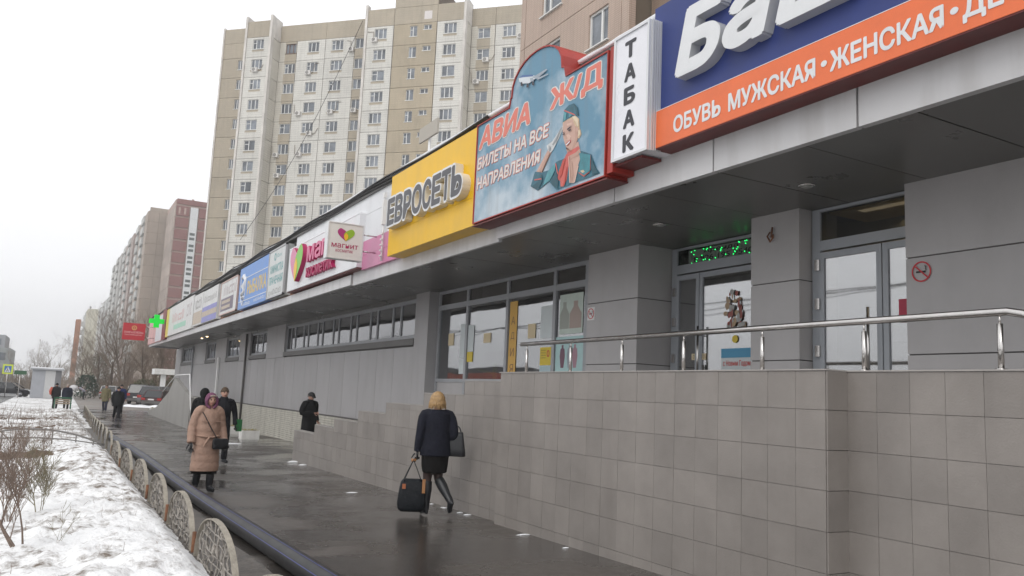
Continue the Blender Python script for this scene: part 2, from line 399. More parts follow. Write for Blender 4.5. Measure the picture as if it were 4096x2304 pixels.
for (a, b, n) in wins:
    if a > prev + .2: bx('wall_pier', clad, 8.2, 8.3, prev + .006, a - .006, 2.915, SOF)
    prev = b
    w = MB(); w.box(8.30, 8.36, a, b, 3.13, 3.24); w.box(8.30, 8.36, a, b, 4.1, 4.2)
    n2 = 2 * n if n == 13 else n
    pos = [a]; k = 0
    while pos[-1] < b - .3:
        pos.append(min(b, pos[-1] + ((.62 if k % 2 else 1.28) if n == 13 else (b - a) / n))); k += 1
    if pos[-1] < b: pos.append(b)
    for q in pos: w.box(8.298, 8.362, max(a, q - .045), min(b, q + .045), 3.242, 4.098)
    f = w.build('window', frame_g, shop)
    for p0, p1 in zip(pos, pos[1:]):
        MB().box(8.325, 8.335, p0 + .045, p1 - .045, 3.24, 4.1).build('pane', gl_strip, f)
    MB().box(8.17, 8.30, a - .03, b + .03, 2.95, 3.128).build('sill', frame_d, f)
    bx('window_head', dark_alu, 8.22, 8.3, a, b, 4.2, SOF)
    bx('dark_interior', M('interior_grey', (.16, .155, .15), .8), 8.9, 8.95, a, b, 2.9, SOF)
bx('wall_pier', clad, 8.2, 8.3, prev + .006, 65.09, 2.915, SOF)
bx('wall_core_top', frame_d, 8.31, 9.3, 19.2, 67.9, 4.25, 4.31)
# reopen the core behind the strip windows: the core only rises to the sill
for o in list(shop.children):
    if o.name.startswith('wall_core') and not o.name.startswith('wall_core_top'):
        bpy.data.objects.remove(o, do_unlink=True)
bx('wall_core', clad, 8.3, 9.3, 19.2, 67.9, -1.2, 2.95)
for y in (41.2, 58.7):
    MB().tube([(8.12, y, -.5), (8.12, y, 4.2)], .055, 8).build('drainpipe', frame_d if y < 50 else frame_g, shop)
MB().box(8.1, 8.19, 48.6, 48.95, .3, 3.2).build('cable_duct', white_p, shop)

# white painted brick plinth: the nearest bricks singly, the rest joined
bw = M('white_brick', (.52, .50, .44), .8, 0, .14, 5, bump=.5, bs=50, rnd=.07, stain=.35)
bx('brick_backing', M('brick_mortar', (.22, .20, .17), .9), 8.215, 8.29, 19.2, 67.9, -1.2, .80)
BL, BH = .262, .077
me = MB().box(0, .045, 0, .25, 0, .066).mesh('brick', bw)
single = 0; rest = MB()
for r in range(17):
    z = .798 - (r + 1) * BH
    y = 22. + (BL / 2 if r % 2 else 0)
    while y < 67.6:
        if z > gz(y) - .07:
            dx = random.uniform(-.004, .004)
            if single < 290 and 23.6 < y < 31 and z < .78 and (y < 27.4):
                inst('brick', me, shop, Vector((8.17 + dx, y, z)) - worldloc(shop)); single += 1
            elif y > 22:
                rest.box(8.17 + dx, 8.215, y, y + .25, z, z + .066)
        y += BL
tag(rest.build('bricks_beyond', bw, shop), kind='stuff')

# storefront between the corner pilaster and the first column
sf = MB()
for q in (12.36, 13.47, 15.39, 17.37, 19.0): sf.box(8.46, 8.56, q - .05, q + .05, 1.7, SOF)
for z0, z1 in ((2.0, 2.08), (3.82, 3.94), (4.22, SOF)):
    for a, b in zip((12.36, 13.47, 15.39, 17.37), (13.47, 15.39, 17.37, 19.0)): sf.box(8.463, 8.557, a + .05, b - .05, z0, z1)
sfo = sf.build('storefront_frame', frame_g, shop)
for a, b in zip((12.36, 13.47, 15.39, 17.37), (13.47, 15.39, 17.37, 19.0)):
    MB().box(8.50, 8.51, a + .05, b - .05, 2.08, 3.82).build('pane', gl_shop, sfo)
    MB().box(8.50, 8.51, a + .05, b - .05, 3.94, 4.22).build('transom_pane', M('dark_transom', (.05, .045, .04), .12, spec=.6), sfo)
    MB().box(8.49, 8.53, a + .05, b - .05, 1.7, 2.0).build('kick_panel', clad2, sfo)

# columns and walls on the terrace: stacked cladding panels
def clad_col(x0, x1, y0, y1, zs, mat=clad2):
    for a, b in zip(zs, zs[1:]): bx('cladding_panel', mat, x0, x1, y0, y1, a + .008, b - .008)
    bx('cladding_backing', frame_d, x0 + .02, x1, y0 + .01, y1 - .01, zs[0], zs[-1])
clad_col(8.2, 8.94, 10.5, 11.94, [1.2, 2.33, 3.41, SOF + .02])
bx('wall_return', clad, 8.62, 8.9, 11.95, 12.31, 1.2, SOF)
clad_col(8.2, 8.92, 7.18, 8.01, [1.2, 2.33, 3.36, SOF + .02])
clad_col(8.2, 8.92, 2.2, 5.68, [1.2, 2.36, 3.44, SOF + .02])
clad_col(8.2, 8.92, -3, 2.19, [1.2, 2.36, 3.44, SOF + .02])
bx('terrace_floor', M('terrace_tile', (.2, .19, .18), .6, 0, .2, 3), 6.1, 9.3, -3, 10.3, 1.5, 1.70)
bx('shop_floor', M('terrace_tile', (.2, .19, .18)), 8.95, 9.33, 10.3, 19.05, 1.5, 1.70)
inner = M('interior_wall', (.30, .28, .25), .8, 0, .2, 2)
bx('interior_wall', inner, 9.31, 9.34, -3, 19.1, 1.7, SOF)

# entrance doors
MB_l = M('door_frame_grey', (.36, .38, .41), .35, 0, .04, 2)
gl_door = glass('door_glass', .38, (.7, .72, .7), .03, .06)
def door(X, y0, ym, y1, ztop, ztr, yr, gm, hinge=True):
    d = MB(); t = .07
    d.box(X, X + .08, y0 - .12, y0, 1.7, SOF - .01); d.box(X, X + .08, y1, y1 + .06, 1.7, SOF - .01)
    d.box(X, X + .08, y1 + .061, y0 - .121, ztop + .03, ztr); d.box(X, X + .08, y1 + .061, y0 - .121, SOF - .05, SOF - .011)
    dr = d.build('door', MB_l, shop)
    MB().box(X + .03, X + .04, y1 + .06, y0 - .12, ztr, SOF - .05).build('transom_pane', gm, dr)
    for a, b, nm in ((y0 - .125, ym + .008, 'door_leaf'), (ym - .008, y1 + .065, 'door_leaf')):
        w = MB(); hi, lo = a, b
        w.box(X - .02, X + .03, hi - t, hi, 1.72, ztop); w.box(X - .02, X + .03, lo, lo + t, 1.72, ztop)
        w.box(X - .02, X + .03, lo + t, hi - t, ztop - .08, ztop); w.box(X - .02, X + .03, lo + t, hi - t, 1.72, 1.86)
        w.build(nm, MB_l, dr)
        MB().box(X + .0, X + .01, lo + t, hi - t, 1.86, ztop - .08).build('pane', gl_door, dr)
        if hi > ym:
            for z in (2.45, 3.05, 3.55): MB().box(X - .05, X - .021, hi - .02, hi + .05, z - .07, z + .07).build('hinge', steel, dr)
    return dr
gl_tr = glass('transom_glass', .05, (.55, .56, .54), .03)
d1 = door(8.9, 10.48, 9.79, 8.35, 3.82, 4.0, 0, gl_tr)
d2 = door(8.42, 7.16, 6.13, 4.2, 3.71, 3.87, 0, gl_tr)
for (dr, X, y) in ((d1, 8.9, 9.72), (d2, 8.42, 6.27)):
    h = MB(); h.tube([(X - .1, y, 1.95), (X - .1, y, 2.95)], .018, 10)
    for z in (2.15, 2.8): h.tube([(X - .1, y, z), (X - .02, y, z)], .011, 6)
    h.build('door_handle', steel, dr)
    MB().box(X - .03, X - .021, y + (.1 if X < 8.6 else -.05) - .02, y + (.1 if X < 8.6 else -.05) + .02, 2.2, 2.34).build('lock_plate', frame_d, dr)
# lit ceiling behind the second door's transom
bx('lobby_ceiling', M('lit_ceiling', (.75, .55, .28), .8), 8.55, 9.3, 4.3, 7.0, 4.24, 4.26)
lm = M('lit_tube', (1, .86, .55), emit=2.2)
for i in range(4): bx('ceiling_lamp', lm, 8.72, 8.80, 4.45 + .42 * i, 4.72 + .42 * i, 4.205, 4.235)
ll = bpy.data.lights.new('lobby_lamp', 'AREA'); lo_ = bpy.data.objects.new('lobby_lamp', ll); COL.objects.link(lo_); ll.energy = 6; ll.size = 1.2; ll.color = (1, .8, .5); lo_.location = (8.9, 5.9, 4.18)
# recessed lamps in the soffit
for y, x, lit in [(7.2, 7.1, 0), (12.5, 7.1, 0), (9.6, 7.2, 0)]:
    pass
def downlight(x, y, lit):
    r = MB(); r.ring([[(x + q * math.cos(2 * PI * i / 16), y + q * math.sin(2 * PI * i / 16), z) for i in range(16)] for q, z in ((.10, SOF - .001), (.11, SOF - .015), (.075, SOF - .02))], 0, False)
    o = r.build('ceiling_lamp', steel, shop)
    MB().ell((x, y, SOF - .012), .072, .072, .02).build('bulb', M('lamp_lit', (1, .72, .38), emit=14) if lit else M('lamp_unlit', (.4, .4, .38), .3), o)
for px, py, lit in [(2030, 470, 0), (1660, 568, 0)]:
    r = ray(px, py); p = EYE + r * ((SOF - .02 - 1.7) / r.z); downlight(p.x, p.y, lit)
for px, py in [(508, 851), (521, 847)]:
    r = ray(px, py); p = EYE + r * ((SOF - .02 - 1.7) / r.z); downlight(min(p.x, 7.9), p.y, 1)
# green fairy lights and lettering behind the first door's transom come with the signs

# ---------------------------------------------------------------- tiled terrace wall and stepped stair wall
tile = M('wall_tile', (.255, .231, .212), .42, 0, .13, 1.6, bump=.12, bs=60, rnd=.075, stain=.45, scol=(.185, .165, .15))
grout = M('tile_grout', (.20, .18, .165), .9)
TW, TH = .3135, .328
me_t = MB().box(0, .02, .0016, TW - .0016, .0019, TH - .0019).mesh('tile', tile)
tw = thing('terrace_wall', 'grey brown tiled terrace wall carrying the steel handrail in front of the doors', 'wall', (5.7, 5, 0))
sw = thing('stair_wall', 'stepped grey brown tiled wall climbing along the stairs to the terrace', 'wall', (5.8, 16, 0))
def tiles(par, X, y0, y1, ztop, rows, zoff=0.):
    n = round((y1 - y0) / TW); w = (y1 - y0) / n
    for c in range(n):
        for r in range(rows):
            z = ztop - (r + 1) * TH
            y = y0 + c * w
            if z + TH < gz(y) - .02: continue
            o = inst('tile', me_t, par, Vector((X + random.uniform(-.0012, .0012), y, z)) - worldloc(par)); o.scale = (1, w / TW, 1)
MB().box(5.615, 6.05, 4.63, 10.3, -.3, 2.03).box(5.865, 6.05, 3.16, 4.628, -.3, 2.03).box(5.865, 6.0, -3, 3.155, -.3, 1.69).build('wall_core', grout, tw)
MB().box(5.59, 6.06, 4.62, 10.31, 2.04, 2.052).box(5.84, 6.06, 3.14, 4.618, 2.04, 2.052).box(5.84, 6.02, -3, 3.138, 1.712, 1.724).build('coping', M('coping_tile', (.37, .345, .325), .5, 0, .1, 3), tw)
tiles(tw, 5.60, 4.634, 10.28, 2.04, 7); tiles(tw, 5.85, 3.165, 4.63, 2.04, 7); tiles(tw, 5.85, 1.0, 3.15, 1.712, 6)
# return faces of the near block and of the near end
for r in range(7):
    z = 2.04 - (r + 1) * TH
    MB().box(5.602, 5.85, 4.615, 4.629, z + .003, z + TH - .003).build('tile', tile, tw)
    MB().box(5.852, 6.0, 3.14, 3.152, z + .003, z + TH - .003).build('tile', tile, tw)
# inner side of the stairwell seen past the near end
bx('stair_side', clad, 6.9, 6.98, -3, 3.1, 1.0, 2.06, tw)
steps = [(19.93, 21.8, .58), (18.4, 19.93, .81), (16.74, 18.4, 1.02), (15.13, 16.74, 1.265), (13.29, 15.13, 1.48), (11.69, 13.29, 1.70), (10.31, 11.69, 1.92)]
core = MB(); cop = MB()
tcount = 0
for a, b, zt in steps:
    core.box(5.735, 5.9, a + .001, b - .001, -.5, zt - .01); cop.box(5.715, 5.92, a - .004, b - .006, zt, zt + .012)
    n = round((b - a) / TW); w = (b - a) / n
    lines = [1.712 - TH * i for i in range(-1, 8)]
    for c in range(n):
        y = a + c * w; top = zt
        while top > gz(y):
            nl = max([l for l in lines if l < top - .03] or [-9]); bot = max(nl, gz(y) - .03)
            if top - bot > .02:
                o = inst('tile', me_t, sw, Vector((5.72 + random.uniform(-.001, .001), y, bot)) - worldloc(sw)); o.scale = (1, w / TW, (top - bot) / TH)
            top = bot
            if bot <= gz(y): break
    core.box(5.722, 5.9, b - .001, b + .0005, -.3, zt - .012)
core.build('wall_core', grout, sw); cop.build('coping', M('coping_tile', (.30, .28, .265)), sw)
MB().box(5.72, 5.91, 21.801, 21.815, -.4, .58).build('tile', tile, sw)
# stairs behind the stepped wall
st = MB()
for i in range(11):
    st.box(5.92, 8.1, 10.31 + i * 1.02, 10.31 + (i + 1) * 1.02 - .002, -.4, 1.66 - i * .165)
tag(st.build('stairs', M('stair_stone', (.23, .22, .21), .7, 0, .2, 3)), kind='structure')
# seam strips in the near tiles are geometry; a pale drip mark under the stair coping
# handrail
hr = thing('handrail', 'polished steel tube handrail on seven posts along the terrace edge', 'handrail', (5.75, 6, 2.04))
MB().tube([(5.92, 10.28, 2.47), (5.92, 3.31, 2.47), (5.92, 3.20, 2.445), (5.92, 2.6, 2.19), (5.92, 1.6, 1.78)], .030, 12).build('rail', steel, hr)
for y in (9.82, 8.71, 7.63, 6.56, 5.47, 4.37, 3.27):
    y = y * 1.0296; p = MB(); p.tube([(5.92, y, 2.045), (5.92, y, 2.385)], .021, 10); p.tube([(5.92, y, 2.38), (5.92, y, 2.45)], .009, 6); p.tube([(5.92, y, 2.045), (5.92, y, 2.06)], .04, 12)
    p.build('post', steel, hr)
# no-smoking signs on the wall
red = M('sign_red', (.55, .02, .03), .4)
def nosmoke(X, y, z, r, square, label):
    t = thing('no_smoking_sign', label, 'sign', (X, y, z))
    if square: MB().box(X - .006, X - .001, y - r * 1.15, y + r * 1.15, z - r * 1.2, z + r * 1.2).build('backing', white_p, t)
    R = MB(); n = 36; k = X - .012
    R.ring([[(k + dx, y + q * math.cos(2 * PI * i / n), z + q * math.sin(2 * PI * i / n)) for dx, q in ((0, r), (0, r * .86), (.004, r * .86), (.004, r))] for i in range(n)], 0, False, False, True)
    R.build('ring', red, t)
    a = .75; c, s_ = math.cos(a), math.sin(a); w = r * .07
    MB().add([(k - .002, y + u * c + v * s_, z + u * s_ - v * c) for u, v in ((-.88 * r, -w), (.88 * r, -w), (.88 * r, w), (-.88 * r, w))], [(0, 1, 2, 3)]).build('slash', red, t)
    MB().box(k + .001, k + .003, y - .45 * r, y + .55 * r, z - .1 * r, z + .07 * r).build('cigarette', black_p, t)
    MB().tube([(k + .002, y - .5 * r, z + .12 * r), (k + .002, y - .42 * r, z + .3 * r), (k + .002, y - .5 * r, z + .42 * r), (k + .002, y - .36 * r, z + .55 * r)], .008 * r * 6, 5).build('smoke_wisp', frame_d, t)
nosmoke(8.2, 5.49, 3.27, .115, False, 'round red and black no smoking sticker on the grey wall right of the second door')
nosmoke(8.2, 11.81, 3.23, .095, True, 'white square no smoking sign on the column beside the shop window')
# ---------------------------------------------------------------- signs
def text_geo(body, off=0., shear=0., res=3, depth=.0, space=1.0):
    c = bpy.data.curves.new('t', 'FONT'); c.body = body; c.resolution_u = res; c.shear = shear; c.extrude = .5 if depth else 0; c.space_character = space
    o = bpy.data.objects.new('t', c); COL.objects.link(o)
    me = bpy.data.meshes.new_from_object(o.evaluated_get(bpy.context.evaluated_depsgraph_get()))
    v = [tuple(q.co) for q in me.vertices]; f = [list(p.vertices) for p in me.polygons]
    bpy.data.objects.remove(o); bpy.data.curves.remove(c); bpy.data.meshes.remove(me)
    # embolden with overlapping copies shifted round a small circle; every face lies a hair apart so that none are coplanar
    n = 1 if off <= .004 else 5 if off < .03 else 9; V, F, c = [], [], 0
    for k in range(n):
        a = 2 * PI * k / n + .31; r = 0 if n == 1 else off * (1 - .013 * k); sx, sy = r * math.cos(a), r * math.sin(a); b = len(V)
        V += [(p[0] + sx, p[1] + sy, p[2], k * 2e-4) for p in v]
        for q in f:
            if not depth or min(v[i][2] for i in q) > .4:
                c += 1; e = k * 2e-4 + ((c * .618) % 1) * 4e-4; b2 = len(V); V += [(v[i][0] + sx, v[i][1] + sy, v[i][2], e) for i in q]; F.append(list(range(b2, b2 + len(q))))
            else: F.append([i + b for i in q])
    return V, F

def put_text(body, fn, parent, mat, name='lettering', off=.012, shear=0., depth=0., side=None, space=1.0, bounds=None, res=3):
    v, f = text_geo(body, off, shear, res, depth, space)
    if not v: return None
    xs = [p[0] for p in v]; ys = [p[1] for p in v]
    x0, x1, y0, y1 = bounds or (min(xs), max(xs), min(ys), max(ys))
    mb = MB(); mb.add([fn((p[0] - x0) / (x1 - x0), (p[1] - y0) / (y1 - y0), ((p[2] + .5) * depth if depth else 0) + p[3]) for p in v], f)
    if depth and side is not None:
        zs = [p[2] for p in v]
        mb.m = [0 if min(zs[i] for i in fc) > .4 else 1 for fc in f]
        return mb.build(name, [mat, side], parent)
    return mb.build(name, mat, parent)

def wall_fn(X, yl, yr, z0, z1):            # letters on a wall facing the street (towards -X), read from far (+Y) to near
    return lambda u, v, w: (X - w, lerp(yl, yr, u), lerp(z0, z1, v))
def face_fn(Y, xl, xr, z0, z1):            # letters on a board facing -Y
    return lambda u, v, w: (lerp(xl, xr, u), Y - w, lerp(z0, z1, v))

def scribble(fn, parent, mat, n=12, seed=1):     # print too blurred to read in the photograph: a row of uneven strokes
    rr = random.Random(seed); mb = MB(); x = 0.
    while x < .97:
        w = rr.uniform(.35, .8) / n; h = rr.choice((.72, .8, 1.)); lo = rr.choice((0, 0, -.2)) if h < 1 else 0
        for (a, b, c, e) in ((0, .28, lo, h), (.72, 1, 0, h * .95)) if rr.random() < .6 else ((0, .3, 0, h), (.3, 1, h * .75, h), (.3, 1, 0, .2)):
            q = [Vector(fn(min(1, x + w * u), v, .001)) for u, v in ((a, c), (b, c), (b, e), (a, e))]
            mb.add(q, [(0, 1, 2, 3)])
        x += w + rr.uniform(.15, .3) / n
    return mb.build('blurred_print', mat, parent)

def board(name, label, y0, y1, z0, z1, X, mat, back=6.2, edge=None, cat='signboard', group=None):
    t = thing(name, label, cat, (X, (y0 + y1) / 2, z0), group=group)
    MB().box(X, back, y1, y0, z0, z1).build('panel', mat, t)
    if edge:
        e = MB(); w = .05
        e.box(X - .02, X + .05, y1, y1 + w, z0, z1); e.box(X - .02, X + .05, y0 - w, y0, z0, z1); e.box(X - .02, X + .05, y1 + w, y0 - w, z0, z0 + w); e.box(X - .02, X + .05, y1 + w, y0 - w, z1 - w, z1)
        e.build('frame', edge, t)
    return t

navy = M('sign_navy', (.026, .045, .19), .5, 0, .08, 2)
orange = M('sign_orange', (.80, .17, .055), .4, 0, .06, 3)
letter_w = M('letter_white', (.74, .75, .76), .4, 0, .04, 3)
letter_side = M('letter_side_grey', (.50, .51, .52), .35)
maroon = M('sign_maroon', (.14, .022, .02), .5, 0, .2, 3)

# shoe shop sign: navy board, orange strip, white channel letters
t = thing('shoe_shop_sign', 'huge navy shop sign with white raised letters above an orange strip', 'signboard', (5.8, 3, 4.5))
MB().box(5.8, 6.2, -3, 7.22, 5.0, 6.36).build('panel', navy, t)
MB().box(5.74, 5.998, -3, 7.30, 4.60, 5.035).build('orange_strip', orange, t)
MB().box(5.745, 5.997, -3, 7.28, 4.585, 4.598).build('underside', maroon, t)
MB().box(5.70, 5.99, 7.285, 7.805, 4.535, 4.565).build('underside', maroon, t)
MB().box(5.738, 5.80, -3, 7.28, 5.036, 5.041).build('strip_snow', snow_m, t)
for ch, yl, yr, z0, z1 in [('Б', 6.84, 6.07, 5.36, 6.14), ('а', 6.09, 5.40, 5.385, 5.98), ('ш', 5.36, 4.32, 5.40, 5.98), ('м', 4.26, 3.3, 5.40, 5.98)]:
    yl, yr, z0, z1 = yl * .979, yr * .979, 1.7 + (z0 - 1.7) * .979, 1.7 + (z1 - 1.7) * .979
    put_text(ch, wall_fn(5.8, yl, yr, z0, z1), t, letter_w, 'letter', off=.05, shear=.22, depth=.13, side=letter_side, res=5)
for w_, yl, yr in [('ОБУВЬ', 6.86, 6.11), ('МУЖСКАЯ', 6.0, 4.89), ('•', 4.83, 4.76), ('ЖЕНСКАЯ', 4.73, 3.65), ('•', 3.60, 3.53), ('ДЕТСКАЯ', 3.50, 2.42)]:
    z0, z1 = (4.80, 4.86) if w_ == '•' else (4.725, 4.925)
    if w_[0] == 'Д': z0 -= .03
    yl, yr, z0, z1 = yl * .9885, yr * .9885, z0 - .035, z1 - .035
    put_text(w_, wall_fn(5.737, yl, yr, z0, z1), t, letter_w, 'lettering', off=.034)

# vertical tobacco lightbox
t = thing('tobacco_sign', 'narrow upright white lightbox reading ТАБАК with fluted silver side', 'signboard', (5.62, 7.45, 4.57))
lb = M('lightbox_white', (.80, .80, .84), .3, 0, .03, 2)
MB().box(5.64, 6.14, 7.115, 7.77, 4.58, 6.14).build('body', lb, t)
f = MB()
f.box(5.62, 5.66, 7.75, 7.785, 4.57, 6.15); f.box(5.62, 5.66, 7.10, 7.135, 4.57, 6.15); f.box(5.62, 5.66, 7.135, 7.75, 4.57, 4.60); f.box(5.62, 5.66, 7.135, 7.75, 6.12, 6.15)
for i in range(5): f.box(5.665 + i * .032, 5.687 + i * .032, 7.085, 7.114, 4.57, 6.15)
f.build('frame', M('silver_trim', (.68, .69, .70), .3, .3), t)
for i, ch in enumerate('ТАБАК'):
    put_text(ch, wall_fn(5.637, 7.58, 7.36, 5.81 - i * .292, 6.03 - i * .292), t, M('letter_charcoal', (.045, .045, .055), .5), 'letter', off=.055)

# travel agency billboard
def cloudmat():
    m = bpy.data.materials.new('printed_sky'); m.use_nodes = True; tt = m.node_tree; L = tt.links; p = tt.nodes['Principled BSDF']; p.inputs['Roughness'].default_value = .5
    g = N(tt, 'ShaderNodeNewGeometry'); n = N(tt, 'ShaderNodeTexNoise'); n.inputs['Scale'].default_value = 1.1; n.inputs['Detail'].default_value = 7; n.inputs['Roughness'].default_value = .55; L.new(g.outputs['Position'], n.inputs['Vector'])
    sp = N(tt, 'ShaderNodeSeparateXYZ'); L.new(g.outputs['Position'], sp.inputs[0])
    mz = N(tt, 'ShaderNodeMapRange'); mz.inputs[1].default_value = 4.4; mz.inputs[2].default_value = 5.9; mz.inputs[3].default_value = .16; mz.inputs[4].default_value = -.07; L.new(sp.outputs['Z'], mz.inputs[0])
    ad = N(tt, 'ShaderNodeMath'); L.new(n.outputs['Fac'], ad.inputs[0]); L.new(mz.outputs[0], ad.inputs[1])
    r = N(tt, 'ShaderNodeMapRange'); r.inputs[1].default_value = .50; r.inputs[2].default_value = .72; L.new(ad.outputs[0], r.inputs[0])
    x = N(tt, 'ShaderNodeMixRGB'); x.inputs[1].default_value = (.125, .27, .38, 1); x.inputs[2].default_value = (.50, .58, .64, 1); L.new(r.outputs[0], x.inputs[0])
    mp = N(tt, 'ShaderNodeMapping'); mp.inputs['Scale'].default_value = (1, 2.2, .12); L.new(g.outputs['Position'], mp.inputs[0]); n2 = N(tt, 'ShaderNodeTexNoise'); n2.inputs['Scale'].default_value = 2.5; L.new(mp.outputs[0], n2.inputs['Vector'])
    r2 = N(tt, 'ShaderNodeMapRange'); r2.inputs[1].default_value = .55; r2.inputs[2].default_value = .75; r2.inputs[4].default_value = .35; L.new(n2.outputs['Fac'], r2.inputs[0]); x2 = N(tt, 'ShaderNodeMixRGB'); x2.inputs[2].default_value = (.2, .2, .2, 1); L.new(r2.outputs[0], x2.inputs[0]); L.new(x.outputs[0], x2.inputs[1]); L.new(x2.outputs[0], p.inputs['Base Color']); return m
psky = cloudmat()
redf = M('billboard_red', (.36, .032, .022), .45, 0, .15, 3)
t = thing('travel_billboard', 'blue cloudy travel agency billboard with arched top and saluting stewardess in red frame', 'billboard', (5.65, 9.7, 4.45))
arch = [(11.56, 4.46), (7.96, 4.46), (7.96, 6.06), (8.93, 6.06), (8.97, 6.20), (9.02, 6.22)]
for i in range(13):
    a = PI * i / 12; arch.append((9.74 - .70 * math.cos(a), 6.22 + .50 * math.sin(a) ** .8))
arch += [(10.46, 6.22), (10.5, 6.08), (11.56, 6.08)]
MB().prism([Vector((0, y, z)) for y, z in arch][::-1], (5.665, 0, 0), (6.2, 0, 0)).build('printed_panel', psky, t)
rim = MB()
ca = (9.76, 5.2)
for (a, b) in zip(arch, arch[1:] + arch[:1]):
    q = []
    for (y, z) in (a, b):
        dy, dz = y - ca[0], z - ca[1]; k = .018
        q.append((y + (k if dy > 0 else -k), z + (k if z > 5.2 else -k)))
    (a1, b1) = q
    rim.prism([Vector((0, *a)), Vector((0, *b)), Vector((0, *b1)), Vector((0, *a1))], (5.645, 0, 0), (6.2, 0, 0))
rim.build('red_frame', redf, t)
MB().box(5.66, 5.985, 7.80, 7.912, 4.47, 6.1).build('red_side', redf, t)
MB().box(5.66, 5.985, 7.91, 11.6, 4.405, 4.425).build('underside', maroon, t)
salmon = M('print_salmon', (.72, .20, .15), .5); cream = M('print_cream', (.72, .70, .66), .5)
def outlined(w_, yl, yr, z0, z1, face, line, sh=0., X=5.663, off=.02, gr=.022):
    v = put_text(w_, wall_fn(X - .001, yl + gr, yr - gr, z0 - gr * .8, z1 + gr * .8), t, line, 'letter_outline', off=off + .04, shear=sh)
    put_text(w_, wall_fn(X - .003, yl, yr, z0, z1), t, face, 'lettering', off=off, shear=sh)
outlined('АВИА', 11.5, 9.86, 5.66, 6.02, salmon, cream, .15, gr=.02, off=.045)
outlined('Ж/Д', 9.32, 8.06, 5.63, 6.0, salmon, cream, .0, gr=.02, off=.04)
outlined('БИЛЕТЫ НА ВСЕ', 11.52, 9.33, 5.325, 5.525, cream, salmon, .1, gr=.012, off=.03)
outlined('НАПРАВЛЕНИЯ', 11.5, 9.53, 4.995, 5.19, cream, salmon, .1, gr=.012, off=.03)
# printed figure, drawn flat in layers
teal = M('print_teal', (.035, .135, .185), .45, 0, .35, 6); skin_p = M('print_skin', (.56, .36, .29), .5, 0, .08, 4); blond = M('print_blonde', (.62, .46, .30), .5, 0, .2, 14)
coral = M('print_coral', (.58, .13, .11), .5, 0, .15, 8); glove_p = M('print_glove', (.58, .60, .60), .5, 0, .12, 9); ink = M('print_ink', (.05, .04, .05), .5)
lay = [5.659]
def fig(pts, mat, name='printed_shape'):
    # pts in a close-up of the board (px of a 1104 px view of x 2140-2460, y 380-800 of the photograph)
    P_ = [onX((2140 + x * .28986) * 2576 / 4096, (380 + y * .28986) * 2576 / 4096, 5.66) for x, y in pts]
    lay[0] -= .0003
    MB().prism([Vector((0, p.y, max(p.z, 4.465))) for p in P_][::-1], (lay[0], 0, 0), (lay[0] + .0002, 0, 0)).build(name, mat, t)
fig([(590, 460), (630, 480), (640, 540), (610, 600), (580, 590)], blond, 'printed_hair')
fig([(380, 470), (385, 370), (540, 265), (610, 330), (618, 470), (600, 600), (560, 420)], blond, 'printed_hair')
fig([(0, 1060), (110, 1060), (190, 1040), (300, 920), (440, 860), (640, 770), (780, 820), (850, 1010), (900, 1080), (560, 1210), (300, 1310), (190, 1190), (120, 1260), (40, 1320), (-60, 1260)], teal, 'printed_jacket')
fig([(20, 1060), (100, 1070), (250, 740), (190, 740)], skin_p, 'printed_arm')
fig([(160, 700), (240, 640), (385, 420), (400, 440), (330, 600), (250, 760), (215, 800), (180, 760)], glove_p, 'printed_glove')
fig([(440, 760), (600, 640), (640, 840), (600, 960), (540, 1215), (490, 1215), (460, 900)], skin_p, 'printed_neck')
fig([(388, 400), (430, 355), (520, 330), (560, 400), (595, 500), (590, 620), (540, 730), (490, 780), (450, 770), (420, 690), (395, 600), (385, 520)], skin_p, 'printed_face')
fig([(385, 380), (405, 210), (470, 140), (540, 115), (590, 170), (610, 290), (560, 280), (460, 330)], teal, 'printed_hat')
fig([(405, 205), (540, 260), (560, 275), (545, 280), (405, 222)], coral, 'printed_trim')
fig([(445, 795), (600, 705), (620, 740), (560, 800), (480, 835), (450, 840)], coral, 'printed_scarf')
fig([(440, 810), (485, 835), (470, 960), (440, 1170), (400, 1262), (358, 1265), (350, 1180), (310, 1170), (330, 1060), (380, 930)], coral, 'printed_scarf')
sh1 = M('print_skin_shade', (.50, .31, .245), .5); sh2 = M('print_skin_glow', (.66, .45, .37), .5); hl = M('print_hair_light', (.72, .60, .44), .5); tdk = M('print_teal_dark', (.018, .085, .115), .45, 0, .3, 9); tlt = M('print_teal_glow', (.09, .30, .34), .45, 0, .2, 9); lip = M('print_lips', (.50, .12, .12), .5)
fig([(560, 420), (595, 500), (590, 620), (545, 725), (500, 778), (530, 690), (556, 600), (560, 500)], sh1)
fig([(425, 560), (470, 540), (500, 570), (480, 620), (440, 620)], sh2); fig([(440, 400), (510, 380), (520, 410), (450, 430)], sh2)
fig([(425, 545), (440, 560), (452, 600), (440, 612), (425, 600)], sh1)
fig([(515, 300), (560, 290), (600, 330), (605, 420), (585, 440), (570, 380)], hl); fig([(600, 480), (625, 490), (630, 540), (605, 580)], hl); fig([(540, 330), (570, 380), (580, 440), (560, 430), (535, 370)], blond)
fig([(570, 450), (600, 450), (604, 490), (585, 520), (572, 490)], skin_p)
fig([(425, 690), (440, 655), (500, 615), (500, 650), (455, 705)], lip)
fig([(480, 840), (560, 800), (600, 770), (620, 800), (590, 850), (520, 870), (490, 900)], sh1)
fig([(490, 900), (520, 920), (530, 1100), (515, 1190), (500, 1100)], sh1)
for a in ([(405, 225), (440, 250), (430, 345), (400, 370)], [(470, 250), (520, 275), (480, 310)]): fig(a, tlt)
fig([(540, 115), (590, 170), (610, 290), (575, 265), (560, 180)], tdk)
